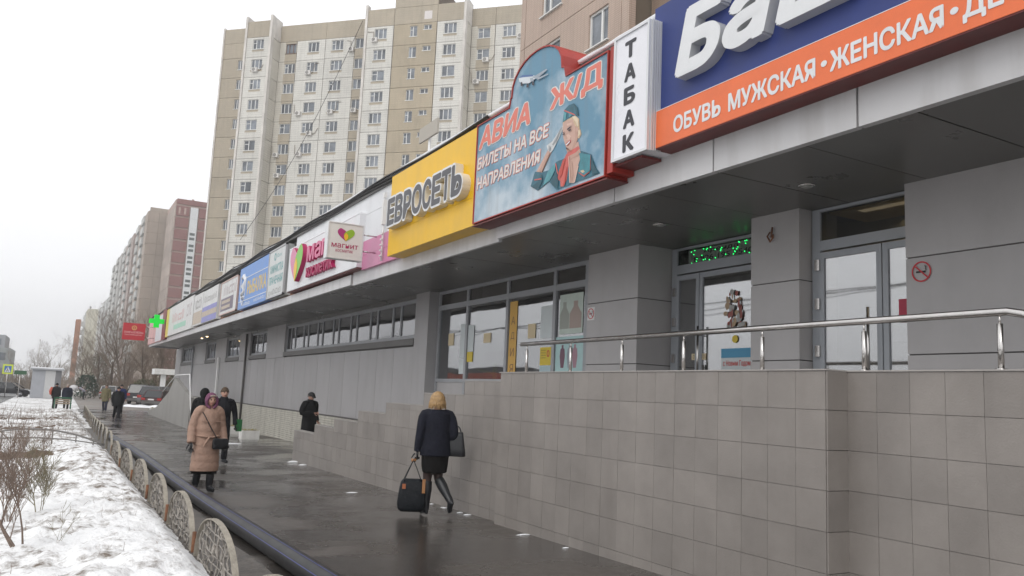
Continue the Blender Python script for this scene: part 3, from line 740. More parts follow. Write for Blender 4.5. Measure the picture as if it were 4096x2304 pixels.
fig([(640, 800), (700, 820), (690, 940), (640, 1040), (620, 1010)], tdk); fig([(700, 880), (760, 860), (755, 1030), (700, 1070)], tlt); fig([(790, 880), (845, 1010), (880, 1080), (800, 1100), (775, 1000)], tdk)
fig([(190, 1050), (290, 940), (280, 1050), (210, 1180), (120, 1250), (150, 1150)], tlt); fig([(-40, 1270), (60, 1180), (100, 1090), (110, 1180), (60, 1300)], tdk); fig([(220, 1180), (300, 1060), (330, 1180), (320, 1290), (250, 1250)], tdk)
fig([(0, 1165), (95, 1150), (98, 1166), (0, 1182)], coral); fig([(285, 950), (300, 945), (330, 1090), (318, 1095)], coral); fig([(615, 1060), (680, 1110), (760, 1050), (765, 1065), (682, 1130), (612, 1078)], coral); fig([(768, 830), (782, 826), (775, 1040), (762, 1045)], coral)
fig([(600, 975), (612, 980), (560, 1205), (548, 1212)], sh2); fig([(470, 850), (480, 850), (500, 1210), (485, 1215)], sh2)
fig([(395, 900), (430, 870), (380, 1100), (340, 1160), (335, 1080)], M('print_coral_dark', (.52, .08, .06), .5)); fig([(440, 1000), (455, 990), (420, 1240), (395, 1255)], M('print_coral_dark', (.52, .08, .06)))
for a in ([(375, 440), (383, 445), (260, 690), (245, 690)], [(345, 500), (352, 505), (300, 640), (288, 640)], [(200, 690), (225, 720), (215, 780), (195, 760)]): fig(a, M('print_glove_shade', (.36, .37, .38), .5))
fig([(60, 1060), (105, 1062), (220, 790), (205, 790)], sh1)
fig([(432, 690), (495, 630), (490, 655), (450, 695)], letter_w, 'printed_smile')
for a in ([(455, 470), (490, 440), (520, 432), (500, 450), (460, 490)], [(470, 490), (510, 470), (505, 490), (480, 505)], [(390, 540), (420, 530), (425, 545), (395, 555)], [(395, 520), (425, 510), (420, 518), (395, 530)]): fig(a, ink, 'printed_eye')
fig([(620, 800), (780, 830), (770, 1050), (690, 1110), (610, 1060), (640, 920)], M('print_teal_light', (.05, .22, .26), .45, 0, .3, 6), 'printed_lapel')
fig([(635, 1050), (680, 1035), (700, 1060), (670, 1080)], blond, 'printed_badge')
for a in ([(440, 720), (445, 745), (520, 760), (500, 775), (450, 768)], ): fig(a, M('print_skin_dark', (.5, .27, .2), .5))
# printed airliner
def plane(pts, mat):
    lay[0] -= .0003
    P_ = [onX((1400 + x * .31056) * 2576 / 4096, (y * .31056) * 2576 / 4096, 5.66) for x, y in pts]
    MB().prism([Vector((0, p.y, p.z)) for p in P_][::-1], (lay[0], 0, 0), (lay[0] + .0002, 0, 0)).build('printed_airliner', mat, t)
pg = M('print_grey', (.33, .38, .43), .5); pw = M('print_white', (.62, .66, .69), .5); pb = M('print_blue', (.08, .15, .33), .5)
plane([(2185, 1010), (2230, 975), (2360, 970), (2440, 990), (2380, 1030), (2320, 1075), (2230, 1080), (2190, 1050)], pw)
plane([(2185, 1010), (2230, 970), (2360, 965), (2380, 985), (2230, 1000)], pb)
plane([(2360, 1000), (2540, 890), (2555, 900), (2420, 1020)], pg); plane([(2420, 1010), (2560, 950), (2570, 960), (2430, 1035)], pg)
plane([(2330, 1010), (2370, 1005), (2380, 1050), (2340, 1055)], pg)
for x, y in ((2300, 1110), (2370, 1080), (2225, 1090)): plane([(x - 10, y - 30), (x + 6, y - 30), (x + 14, y + 20), (x - 14, y + 20)], ink)

# phone shop sign: yellow board with raised outlined letters
yel = M('sign_yellow', (.80, .47, .008), .4, 0, .05, 2, stain=.1)
t = thing('phone_shop_sign', 'plain yellow signboard with raised dark grey letters reading ЕВРОСЕТЬ', 'signboard', (5.72, 13.6, 4.45))
for a, b in ((11.64, 13.62), (13.624, 15.62)):
    for z0, z1 in ((4.45, 4.93), (4.934, 6.13)): MB().box(5.72, 6.2, a, b, z0, z1).build('panel', yel, t)
let_d = M('letter_dark_grey', (.085, .085, .095), .45); let_c = M('letter_cream', (.72, .68, .58), .45)
word = 'ЕВРОСЕТЬ'; yl, yr, z0, z1 = 15.36, 11.86, 5.01, 5.57; cw = (yl - yr) / len(word)
lw = [1, 1.02, 1, 1.18, 1.0, .95, .95, 1.05]; s_ = sum(lw); cx = yl
for ch, w in zip(word, lw):
    w_ = (yl - yr) * w / s_
    a, b = cx - .0, cx - w_ + .03
    o = put_text(ch, wall_fn(5.72, a + .035, b - .035, z0 - .04, z1 + .04), t, letter_w, 'letter', off=.075, depth=.15, side=let_c)
    put_text(ch, wall_fn(5.566, a, b, z0, z1), o, let_d, 'letter_face', off=.04)
    cx -= w_

# cosmetics shop: white cladding, pink strip, sign with heart, bracket sign
wp = M('panel_white', (.74, .75, .77), .4, 0, .03, 1, stain=.1); pink = M('panel_pink', (.62, .22, .38), .35, 0, .05, 1)
t = thing('shop_front_panels', 'white wall panels above a pink strip beside the yellow signboard', 'signboard', (6.0, 20, 4.45))
for a, b in ((15.7, 16.85), (16.856, 18.0), (18.006, 20.3), (20.306, 22.4), (22.406, 24.3)):
    MB().box(6.0, 6.2, a, b, 5.78 if a < 17.9 else 5.80, 6.24).build('white_panel', wp, t)
    if a < 18: MB().box(6.0, 6.2, a, b, 5.15, 5.772).build('white_panel', wp, t); MB().box(5.98, 6.2, a, b, 4.47, 4.80).build('pink_panel', pink, t); MB().box(5.982, 6.2, a, b, 4.806, 5.14).build('pink_panel', pink, t)
t = thing('cosmetics_sign', 'white signboard with a big pink and green heart and crimson raised letters', 'signboard', (5.85, 21, 4.5))
MB().box(5.85, 6.19, 17.98, 24.45, 4.53, 5.795).build('panel', wp, t)
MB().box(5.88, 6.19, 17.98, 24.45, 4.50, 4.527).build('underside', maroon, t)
MB().box(5.84, 6.1, 17.98, 24.45, 5.796, 5.83).build('sign_snow', snow_m, t)
crim = M('letter_crimson', (.40, .015, .10), .4); rose = M('letter_rose', (.66, .16, .30), .4); lime = M('heart_green', (.20, .52, .06), .4); hpink = M('heart_pink', (.66, .22, .36), .4); hyel = M('heart_yellow', (.80, .48, .03), .4)
def heart(fn, parent, left, right, mid, side, depth):
    n = 24
    def lobe(cx, tilt, s):   # a petal from the heart's tip up to the lobe
        pts = []
        for i in range(n + 1):
            q = i / n; a = PI * q
            w = .30 * math.sin(a) ** .75 * (.55 + .62 * q); pts.append((q, w))
        L_ = [(.5 + (cx - .5) * q - w * math.cos(tilt), .0 + q * .98) for q, w in pts]; R_ = [(.5 + (cx - .5) * q + w * math.cos(tilt), q * .98) for q, w in pts[::-1]]
        return L_ + R_[1:-1]
    for name, pl, mat, d0, d1 in (('heart_lobe', lobe(.22, .3, 1), left, 0, depth), ('heart_lobe', lobe(.78, .3, 1), right, 0.001, depth + .004)):
        mb = MB(); mb.prism([Vector(fn(u, v, 0)) for u, v in pl], Vector(fn(0, 0, d0)) - Vector(fn(0, 0, 0)), Vector(fn(0, 0, d1)) - Vector(fn(0, 0, 0)), 1, 0)
        o = mb.build(name, [mat, side], parent)
    pl = [(.5 - .0, 0)] + [(.5 - .105 * math.sin(PI * q) ** .8 * (.7 + .6 * q), .62 * q) for q in [i / 10 for i in range(1, 10)]] + [(.5, .64)] + [(.5 + .105 * math.sin(PI * q) ** .8 * (.7 + .6 * q), .62 * q) for q in [i / 10 for i in range(9, 0, -1)]]
    mb = MB(); mb.prism([Vector(fn(u, v, 0)) for u, v in pl], Vector(fn(0, 0, depth + .005)) - Vector(fn(0, 0, 0)), Vector(fn(0, 0, depth + .012)) - Vector(fn(0, 0, 0)))
    mb.build('heart_drop', hyel, parent)
heart(wall_fn(5.85, 23.85, 22.3, 4.70, 5.76), t, hpink, lime, hyel, crim, .13)
x0 = 22.05
for ch, w, zz in (('м', .72, 0), ('а', .56, 0), ('г', .46, 0), ('н', .56, 0), ('и', .56, 0), ('т', .5, 0)):
    put_text(ch, wall_fn(5.85, x0, x0 - w, 5.13, 5.57), t, rose, 'letter', off=.025, depth=.11, side=crim); x0 -= w + .07
put_text('косметик', wall_fn(5.85, 22.05, 19.6, 4.70, 4.97), t, crim, 'lettering', off=.015, depth=.1, side=crim)
t = thing('bracket_lightbox', 'square white lightbox with heart emblem hanging out on a bracket over the pavement', 'sign', (5.25, 17, 4.5))
MB().box(4.86, 5.63, 17.0, 17.2, 4.52, 5.29).build('body', M('lightbox_cream', (.70, .68, .64), .35, 0, .05, 2), t)
f = MB()
f.box(4.845, 4.87, 16.985, 17.215, 4.505, 5.305); f.box(5.62, 5.645, 16.985, 17.215, 4.505, 5.305); f.box(4.871, 5.619, 16.985, 17.215, 4.505, 4.525); f.box(4.871, 5.619, 16.985, 17.215, 5.285, 5.305)
f.build('frame', M('silver_trim', (.68, .69, .70)), t)
heart(face_fn(16.998, 5.03, 5.47, 4.91, 5.19), t, M('emblem_purple', (.38, .03, .17), .4), M('emblem_green', (.27, .45, .03), .4), hyel, crim, .003)
put_text('магнит', face_fn(16.996, 4.94, 5.54, 4.75, 4.845), t, crim, off=.01); put_text('косметик', face_fn(16.996, 5.04, 5.43, 4.655, 4.72), t, crim, off=0)
for z in (4.75, 5.12): MB().tube([(5.64, 17.1, z), (6.0, 17.1, z)], .016, 6).build('bracket', steel, t)
t = thing('mast', 'thin white mast with a box and bolts standing out from the pink strip', 'mast', (5.93, 16.6, 4.5))
b = MB(); b.tube([(5.93, 16.55, 4.5), (5.93, 16.55, 5.5)], .022, 8); b.box(5.88, 5.96, 16.5, 16.6, 5.3, 5.85); b.box(5.89, 5.95, 16.51, 16.59, 5.9, 6.02); b.tube([(5.93, 16.55, 5.8), (5.93, 16.55, 5.95)], .015, 6)
for z in (4.6, 4.72, 4.84, 4.96, 5.08): b.box(5.885, 5.925, 16.5, 16.6, z, z + .03)
b.build('mast_body', white_p, t)

# the row of small signboards towards the far end
gt = M('sign_pale_grey', (.60, .62, .61), .4, 0, .06, 1, stain=.15)
t = board('laundry_sign', 'pale lightbox with blurred teal lettering between blue fishing sign and white heart sign', 25.0, 27.15, 4.52, 6.12, 5.86, gt, edge=alu)
tl = M('letter_teal', (.13, .36, .36), .5); gl_ = M('letter_grey', (.30, .29, .28), .5)
put_text('ХИМЧИСТКА', wall_fn(5.86, 26.95, 25.2, 5.32, 5.60), t, tl, off=.03); put_text('ПРАЧЕЧНАЯ', wall_fn(5.86, 26.95, 25.2, 4.95, 5.22), t, tl, off=.03)
scribble(wall_fn(5.86, 26.95, 25.2, 4.62, 4.80), t, gl_, 11, 4)
mb = MB(); mb.ring([[(5.856, 26.35 + q * math.cos(2 * PI * i / 20), 5.85 + q * math.sin(2 * PI * i / 20)) for i in range(20)] for q in (.13, .07)], 0, False); mb.build('emblem', tl, t)
scribble(wall_fn(5.86, 26.12, 25.5, 5.80, 5.92), t, tl, 5, 5)
blu = M('sign_blue', (.12, .27, .62), .4, 0, .10, 1, stain=.08, scol=(.2, .3, .55))
t = board('fishing_sign', 'bright blue signboard with yellow lettering and a white fish emblem', 27.22, 32.1, 4.53, 6.10, 5.88, blu)
yt = M('letter_yellow', (.66, .48, .14), .5)
put_text('РЫБАЛКА', wall_fn(5.88, 30.6, 27.5, 4.98, 5.50), t, yt, off=.04)
MB().box(5.872, 5.879, 27.25, 31.3, 5.64, 5.665).box(5.872, 5.879, 27.25, 32.08, 4.80, 4.825).build('white_rule', letter_w, t)
mb = MB(); mb.tube([(5.875, 31.6, 5.70), (5.875, 31.2, 5.75), (5.875, 30.95, 5.55), (5.875, 31.2, 5.35), (5.875, 31.05, 5.2), (5.875, 31.4, 5.05), (5.875, 31.3, 4.92), (5.875, 31.05, 4.98)], [.05, .09, .06, .12, .07, .09, .07, .03], 8)
mb.tube([(5.876, 31.75, 5.7), (5.876, 31.85, 5.2), (5.876, 31.5, 4.8), (5.876, 31.3, 4.65)], .02, 5); mb.tube([(5.876, 30.85, 5.7), (5.876, 30.9, 5.3), (5.876, 31.0, 4.9), (5.876, 31.3, 4.65)], .02, 5)
mb.build('fish_emblem', letter_w, t)
scribble(wall_fn(5.88, 31.2, 29.9, 4.62, 4.72), t, letter_w, 8, 6); scribble(wall_fn(5.88, 29.3, 27.5, 4.64, 4.74), t, letter_w, 14, 7)
lil = M('sign_lilac', (.19, .16, .20), .5, 0, .1, 1); beige_s = M('sign_beige', (.50, .42, .34), .5, 0, .1, 2); wht = M('sign_white', (.66, .66, .65), .45, 0, .06, 1.5, stain=.2)
t = board('framed_sign', 'worn signboard with a brown lower half inside a pinkish border', 32.6, 36.2, 4.56, 5.98, 5.90, wht, edge=M('sign_pink_edge', (.55, .40, .36), .5))
MB().box(5.893, 5.899, 33.3, 36.0, 4.72, 5.25).build('print', lil, t)
scribble(wall_fn(5.9, 35.6, 32.9, 5.36, 5.82), t, M('letter_mauve', (.42, .36, .36), .5), 6, 8)
for z in (4.8, 5.03): MB().box(5.887, 5.892, 33.9, 35.8, z, z + .13).build('print', beige_s, t)
t = board('flag_sign', 'signboard with a white top and lilac beige lilac stripes below', 37.0, 41.0, 4.52, 6.05, 5.90, wht)
lilac = M('stripe_lilac', (.27, .27, .55), .5, 0, .1, 1)
MB().box(5.892, 5.899, 37.02, 40.98, 4.54, 4.80).build('stripe', lilac, t); MB().box(5.892, 5.899, 37.02, 40.98, 5.06, 5.26).build('stripe', lilac, t); MB().box(5.892, 5.899, 37.02, 40.98, 4.81, 5.05).build('stripe', beige_s, t)
scribble(wall_fn(5.9, 40.8, 37.2, 5.48, 5.78), t, gl_, 13, 9)
t = board('poster_sign', 'small white signboard with grey upright lettering left of the striped one', 41.1, 43.9, 4.52, 6.08, 5.90, wht)
scribble(wall_fn(5.9, 43.5, 41.5, 5.35, 5.90), t, gl_, 4, 10); MB().box(5.892, 5.899, 41.15, 43.85, 4.6, 5.2).build('print', beige_s, t)
t = board('pharmacy_sign', 'long washed out white signboard with yellow end and a green patch', 44.1, 55.0, 4.48, 6.2, 5.90, wht)
MB().box(5.885, 6.0, 54.2, 55.4, 4.46, 6.2).build('yellow_end', M('sign_lemon', (.70, .55, .12), .5), t)
scribble(wall_fn(5.9, 52.5, 47.5, 5.2, 5.75), t, M('letter_washed_red', (.58, .34, .33), .5), 7, 12)
scribble(wall_fn(5.9, 46.4, 44.8, 5.2, 5.85), t, M('letter_mauve', (.42, .36, .36)), 2, 11)
MB().box(5.893, 5.899, 46.5, 51.5, 4.75, 5.02).build('green_patch', M('patch_green', (.36, .60, .48), .5, 0, .1, 2), t)
t = thing('corner_sign', 'faded pink corner sign at the far end of the arcade', 'signboard', (5.9, 60, 4.4))
MB().box(5.92, 6.2, 57.3, 66.4, 4.36, 6.2).build('panel', M('sign_faded_pink', (.60, .34, .33), .5, 0, .2, 1.2), t)
MB().box(5.86, 6.2, 55.42, 57.29, 4.36, 6.3).build('maroon_panel', M('panel_maroon', (.20, .03, .035), .5), t)
MB().box(5.91, 5.918, 57.4, 61.5, 4.4, 6.1).build('print', M('print_pale', (.60, .62, .64), .5), t)
t = thing('green_cross', 'glowing green pharmacy cross on a bracket at the arcade end', 'sign', (5.2, 56, 5.4))
gc = M('cross_green', (.0, .55, .035), .4, emit=.55); cx_, cz = onY(394, 808, 56).x, onY(394, 808, 56).z
mb = MB(); a, w = .44, .155
mb.prism([Vector((cx_ + u * a, 0, cz + v * a * .92)) for u, v in ((-.36, -1), (.36, -1), (.36, -.36), (1, -.36), (1, .36), (.36, .36), (.36, 1), (-.36, 1), (-.36, .36), (-1, .36), (-1, -.36), (-.36, -.36))], (0, 55.9, 0), (0, 56.1, 0)); mb.build('cross', gc, t)
MB().tube([(cx_ + .3, 56, cz), (6.0, 56, cz)], .03, 6).build('bracket', steel, t)
t = thing('red_bracket_sign', 'red bank sign with gold emblem hanging at the far end of the arcade', 'sign', (4.5, 62, 4.4))
p0, p1 = onY(311, 811, 62), onY(363, 857, 62)
MB().box(p0.x, p1.x, 62, 62.25, p1.z, p0.z).build('panel', M('bank_red', (.42, .025, .035), .4, emit=.12), t)
mb = MB(); c_ = ((p0.x + p1.x) / 2, lerp(p1.z, p0.z, .72)); mb.ring([[(c_[0] + q * math.cos(2 * PI * i / 20), 61.985, c_[1] + q * math.sin(2 * PI * i / 20)) for i in range(20)] for q in (.17, .10)], 0, False)
gold = M('sign_gold', (.62, .32, .12), .4); mb.add([(c_[0] - .07, 61.985, c_[1] - .05), (c_[0] + .07, 61.985, c_[1] - .05), (c_[0], 61.985, c_[1] + .08)], [(0, 1, 2)]); mb.build('emblem', gold, t)
scribble(face_fn(61.98, p0.x + .1, p1.x - .1, lerp(p1.z, p0.z, .40), lerp(p1.z, p0.z, .51)), t, M('letter_pink', (.75, .45, .45), .4), 12, 13)
scribble(face_fn(61.98, p0.x + .15, p1.x - .15, lerp(p1.z, p0.z, .27), lerp(p1.z, p0.z, .35)), t, M('letter_pink', (.75, .45, .45)), 16, 14)
for z in (p0.z - .2, p1.z + .2): MB().tube([(p1.x, 62.1, z), (6.0, 62.1, z)], .03, 6).build('bracket', steel, t)

# papers in the shop windows and on the doors
def poster(name, label, y0, y1, z0, z1, X, mat, group=None, txt=None, tm=None):
    t = thing(name, label, 'poster', (X, (y0 + y1) / 2, z0), group=group)
    MB().box(X, X + .004, y0, y1, z0, z1).build('sheet', mat, t)
    if txt:
        for (w_, u0, u1, v0, v1) in txt: put_text(w_, wall_fn(X - .001, lerp(y1, y0, u0), lerp(y1, y0, u1), lerp(z0, z1, v0), lerp(z0, z1, v1)), t, tm or ink, off=.0)
    return t
py = M('paper_yellow', (.72, .55, .06), .6, 0, .05, 4); po = M('paper_orange', (.70, .42, .10), .6); pc = M('paper_cream', (.68, .56, .36), .6); pwh = M('paper_white', (.64, .69, .70), .6, 0, .05, 4)
brown_i = M('ink_brown', (.22, .10, .05), .6)
XP = 8.488
s = poster('poster', 'tall orange banner strip with upright letters in the third window pane', 14.98, 15.3, 2.09, 3.75, XP, po)
for i, ch in enumerate('АДИЯ'): put_text(ch, wall_fn(XP - .001, 15.22, 15.06, 3.25 - i * .34, 3.42 - i * .34), s, brown_i, 'letter', off=.0)
poster('poster', 'orange yellow notice low in the second window pane', 16.15, 16.5, 2.9, 3.12, XP, pc)
poster('poster', 'white and yellow tall leaflet in the second window pane', 17.0, 17.3, 2.72, 3.35, XP, pwh)
poster('poster', 'bright yellow card with small print at the left of the second pane', 17.02, 17.31, 2.48, 2.715, XP, py)
poster('poster', 'small cream notice alone in the first window pane', 18.1, 18.4, 2.9, 3.2, XP, pc)
poster('poster', 'green topped white leaflet at the bottom of the first pane', 17.44, 17.72, 2.2, 2.55, XP, pwh)
poster('poster', 'tall pale leaflet at the right of the first pane', 17.44, 17.72, 2.58, 3.4, XP, pwh)
poster('poster', 'cream square notice high in the third window pane', 14.2, 14.5, 2.92, 3.22, XP, pc)
poster('poster', 'large white poster at the right of the third pane', 13.55, 14.0, 2.9, 3.55, XP, pwh)
s = poster('poster', 'yellow price poster with a red zero low in the third pane', 13.55, 13.98, 2.36, 2.72, XP, py)
for q in range(4): scribble(wall_fn(XP - .001, 13.95, 13.76, 2.5 + q * .05, 2.52 + q * .05), s, ink, 6, q)
put_text('0', wall_fn(XP - .001, 13.72, 13.62, 2.52, 2.66), s, red, 'lettering', off=.01)
poster('poster', 'pale blue sheet below the yellow price poster', 13.55, 13.98, 2.12, 2.35, XP, M('paper_blue', (.45, .58, .62), .6))
s = poster('poster', 'big pale green poster with bottles in the fourth pane', 12.5, 13.3, 2.95, 3.72, XP, M('paper_mint', (.58, .66, .60), .6, 0, .08, 3))
for y, w, mt in ((13.12, .16, M('print_olive', (.38, .40, .36), .6)), (12.74, .2, M('print_tan', (.45, .36, .32), .6))):
    mb = MB(); mb.prism([Vector((0, y + q * w, 3.05 + h)) for q, h in ((-1, 0), (1, 0), (1, .28), (.35, .42), (.35, .52), (-.35, .52), (-.35, .42), (-1, .28))], (XP - .003, 0, 0), (XP - .001, 0, 0)); mb.build('printed_bottle', mt, s)
s = poster('poster', 'aqua poster with three figures below the bottle poster', 12.45, 13.4, 2.1, 2.9, XP, M('paper_aqua', (.46, .66, .66), .6, 0, .08, 3))
for y, mt in ((13.15, M('print_plum', (.20, .10, .14), .6)), (12.9, M('print_slate', (.34, .38, .42), .6)), (12.72, M('print_rose', (.42, .25, .30), .6))):
    mb = MB(); mb.prism([Vector((0, y + q, 2.3 + h)) for q, h in ((-.05, 0), (.05, 0), (.09, .22), (.07, .36), (.03, .38), (.03, .44), (-.03, .44), (-.03, .38), (-.07, .36), (-.09, .22))], (XP - .003, 0, 0), (XP - .001, 0, 0)); mb.build('printed_figure', mt, s)
# goods inside the shop
t = thing('display_stand', 'lime green and dark display stand behind the second window pane', 'display', (8.8, 16.4, 1.7))
lm_ = M('display_lime', (.45, .55, .03), .5)
MB().box(8.7, 8.9, 15.9, 17.1, 1.7, 2.1).build('counter', frame_d, t); MB().tube([(8.66, 17.1, 2.32), (8.66, 16.3, 2.22), (8.66, 16.2, 2.4)], .03, 6).box(8.62, 8.68, 16.15, 16.25, 2.1, 2.45).build('lime_trim', lm_, t)
MB().box(8.75, 8.85, 15.7, 17.0, 2.5, 2.72).build('brown_shelf', M('shelf_brown', (.16, .07, .04), .6), t)
# first door: fairy lights and rent notice in the transom, new year papers on the glass
t = thing('rent_notice', 'grey rent notice with dark lettering and phone number behind the first door transom', 'notice', (8.92, 9.2, 4.0))
MB().box(8.924, 8.927, 8.5, 10.1, 4.01, 4.22).build('sheet', M('notice_grey', (.17, .20, .175), .6), t)
put_text('Аренда', wall_fn(8.922, 9.75, 8.98, 4.125, 4.215), t, black_p, off=.02); put_text('8 926 195 9540', wall_fn(8.922, 9.98, 8.68, 4.02, 4.105), t, black_p, off=.02)
t = thing('fairy_lights', 'string of tiny glowing green lamps across the first door transom', 'fairy lights', (8.94, 9.2, 4.0))
led = M('green_led', (.02, 1., .18), emit=2.0); rnd = random.Random(5)
me = MB().ell((0, 0, 0), .009, .009, .009, 0, 6, 4).mesh('bulb', led); pts = []
for i in range(40):
    p = (8.912, rnd.uniform(8.52, 10.05), rnd.uniform(4.0, 4.22)); pts.append(p); inst('bulb', me, t, Vector(p) - t.location)
pts.sort(key=lambda p: p[1]); MB().tube(pts, .002, 4).build('wire', black_p, t)
t = poster('poster', 'New Year greeting poster with red lettering on blue and white on the first door', 8.62, 9.28, 2.25, 2.58, 8.885, pwh)
MB().box(8.879, 8.884, 8.62, 9.28, 2.44, 2.58).build('blue_band', M('print_azure', (.08, .32, .52), .5), t)
put_text('с Новым Годом', wall_fn(8.882, 9.24, 8.68, 2.30, 2.40), t, M('print_scarlet', (.60, .06, .05), .5), off=.02)
t = thing('window_decoration', 'red and gold holiday paper cut out stuck on the first door', 'decoration', (8.885, 9.0, 2.9))
rr = random.Random(3)
for i in range(34):
    y, z = rr.uniform(8.80, 9.2), rr.uniform(2.88, 3.45); w, h = rr.uniform(.02, .055), rr.uniform(.03, .08)
    MB().prism([Vector((0, y + w * math.cos(a) * rr.uniform(.7, 1.2), z + h * math.sin(a) * rr.uniform(.7, 1.2))) for a in [2 * PI * k / 7 for k in range(7)]], (8.886 - .0006 * i, 0, 0), (8.8864 - .0006 * i, 0, 0)).build('paper_piece', [M('paper_red', (.32, .09, .07), .5), M('paper_gold', (.45, .32, .20), .5), M('paper_grey', (.42, .42, .40), .5)][i % 3], t)
mb = MB(); mb.ring([[(8.884, 9.0 + q * math.cos(2 * PI * i / 14), 2.72 + q * math.sin(2 * PI * i / 14)) for i in range(14)] for q in (.06, .001)], 0, False); tag(mb.build('round_sticker', py), 'round yellow sticker on the glass of the first door', 'sticker')
poster('poster', 'red card with pale squares on the second door', 5.75, 5.92, 2.75, 3.02, 8.40, M('card_red', (.45, .03, .07), .5))
poster('notice', 'open sign card on the first door behind the rail', 9.62, 9.95, 2.42, 2.52, 8.885, pc, txt=[('ОТКРЫТО', .1, .9, .2, .8)])
# wall hook on the second column
p = onX(1944, 595, 8.2)
t = thing('wall_bracket', 'small rusty hook fixed high on the second column', 'bracket', tuple(p))
MB().tube([p + Vector((-.02, .03, .06)), p + Vector((-.05, .05, 0)), p + Vector((-.05, .0, -.08)), p + Vector((-.05, -.05, -.03)), p + Vector((-.02, -.02, .02))], .012, 6).tube([p + Vector((-.03, -.02, .12)), p + Vector((-.03, 0, -.02))], .012, 6).build('hook', rust, t)
# rooftop antenna panel
t = thing('roof_antenna', 'square cream antenna panel on a white pole on the arcade roof', 'antenna', (7, 16.9, 6.34))
MB().tube([(7.06, 16.95, 6.3), (7.06, 16.95, 7.95)], .035, 8).build('pole', white_p, t); MB().box(6.97, 7.02, 16.35, 17.4, 7.55, 7.9).build('panel', M('antenna_cream', (.40, .37, .32), .6), t); MB().box(7.02, 7.05, 16.8, 17.1, 6.95, 7.2).build('box', white_p, t)
# ---------------------------------------------------------------- the far towers
def panelmat(name, col, line, sx, sz, rnd=.04, var=.06, stain=.18):
    # big facade panel faced with small ceramic tiles: fine relief lines in the object's own space
    m = M(name, col, .7, 0, var, .35, rnd=rnd, stain=stain, ss=(1, 1, .12), scol=tuple(c * .6 for c in col))
    t = m.node_tree; L = t.links; p = t.nodes['Principled BSDF']; src = p.inputs['Base Color'].links[0].from_socket
    tc = N(t, 'ShaderNodeTexCoord'); sp = N(t, 'ShaderNodeSeparateXYZ'); cb = N(t, 'ShaderNodeCombineXYZ'); L.new(tc.outputs['Object'], sp.inputs[0]); 
    ad = N(t, 'ShaderNodeMath'); L.new(sp.outputs['X'], ad.inputs[0]); L.new(sp.outputs['Y'], ad.inputs[1]); L.new(ad.outputs[0], cb.inputs[0]); L.new(sp.outputs['Z'], cb.inputs[1])
    br = N(t, 'ShaderNodeTexBrick'); br.offset = 0; br.inputs['Scale'].default_value = 1; br.inputs['Mortar Size'].default_value = .018; br.inputs['Brick Width'].default_value = sx; br.inputs['Row Height'].default_value = sz
    br.inputs['Color1'].default_value = (1, 1, 1, 1); br.inputs['Color2'].default_value = (.96, .96, .96, 1); br.inputs['Mortar'].default_value = (line, line, line, 1); L.new(cb.outputs[0], br.inputs['Vector'])
    mx = N(t, 'ShaderNodeMixRGB'); mx.blend_type = 'MULTIPLY'; mx.inputs[0].default_value = 1; L.new(src, mx.inputs[1]); L.new(br.outputs['Color'], mx.inputs[2]); L.new(mx.outputs[0], p.inputs['Base Color'])
    return m
p_white = panelmat('tower_panel_white', (.60, .585, .54), .68, 1.2, .30, .05, .07, .3)
p_cream = panelmat('tower_panel_cream', (.55, .52, .455), .68, .9, .30)
p_tan = panelmat('tower_panel_tan', (.385, .335, .26), .85, 1.2, .30, .05, .08, .3)
p_tan2 = panelmat('tower_panel_ochre', (.395, .335, .245), .85, 1.2, .30, .05, .08, .35)
seam = M('panel_seam', (.15, .12, .09), .9)
fin_m = M('wall_fin_white', (.60, .57, .53), .7, 0, .15, .8, stain=.35)
wf_w = M('window_frame_white', (.74, .74, .72), .5, 0, 0); wf_b = M('window_frame_brown', (.14, .07, .05), .6)
curt = M('curtain_pale', (.55, .56, .57), .6, 0, .1, 2, rnd=.25)
TF = 2.79; ZT = 47.75; NF = 12
rt = random.Random(11)
ang = math.atan2(-.70685, .70736)
tower = thing('apartment_tower', 'tall beige and white panel apartment tower with projecting bays behind the arcade', 'apartment building', (0, 0, 0), ang)
# local frame: x = along the facade to the right, y = away from the viewer, z = up
def tb(name, mat, x0, x1, y0, y1, z0, z1, par=None): return MB().box(x0, x1, y0, y1, z0, z1).build(name, mat, par or tower, local=True)
def panel_mesh(w, wins, mat, spandrel=None, h=TF):
    # a storey high panel with openings; wins: (x0, x1, z0, z1) measured from the panel's top left corner, z downwards
    mb = MB(); g = .025; xs = sorted({g, w - g} | {v for q in wins for v in q[:2]})
    for a, b in zip(xs, xs[1:]):
        cuts = sorted([(q[2], q[3]) for q in wins if q[0] <= a + 1e-6 and q[1] >= b - 1e-6])
        z = g
        for c0, c1 in cuts + [(h - g, None)]:
            if c0 - z > .01: mb.box(a, b, 0, .3, -c0, -z, 0)
            z = c1
    if spandrel:
        for (a, b, c, d) in spandrel: mb.box(a, b, -.004, .02, -d, -c, 1)
    return mb
def window_meshes(w, h, kind, fm):
    f = MB(); t = .055
    f.box(0, w, 0, .08, -h, -h + t); f.box(0, w, 0, .08, -t, 0); f.box(0, t, 0, .08, -h + t, -t); f.box(w - t, w, 0, .08, -h + t, -t)
    cuts = {2: [.42], 3: [.31, .69], 22: [.58]}[kind]
    for c in cuts: f.box(w * c - .042, w * c + .042, -.004, .084, -h + t, -t)
    if rt.random() < .3: f.box(t, w * cuts[0] - .05, .0, .08, -h * .38, -h * .38 + .06)
    f.box(-.08, w + .08, -.16, -.005, -h - .05, -h + .01)
    return f.mesh('window', fm)
wcache = {}
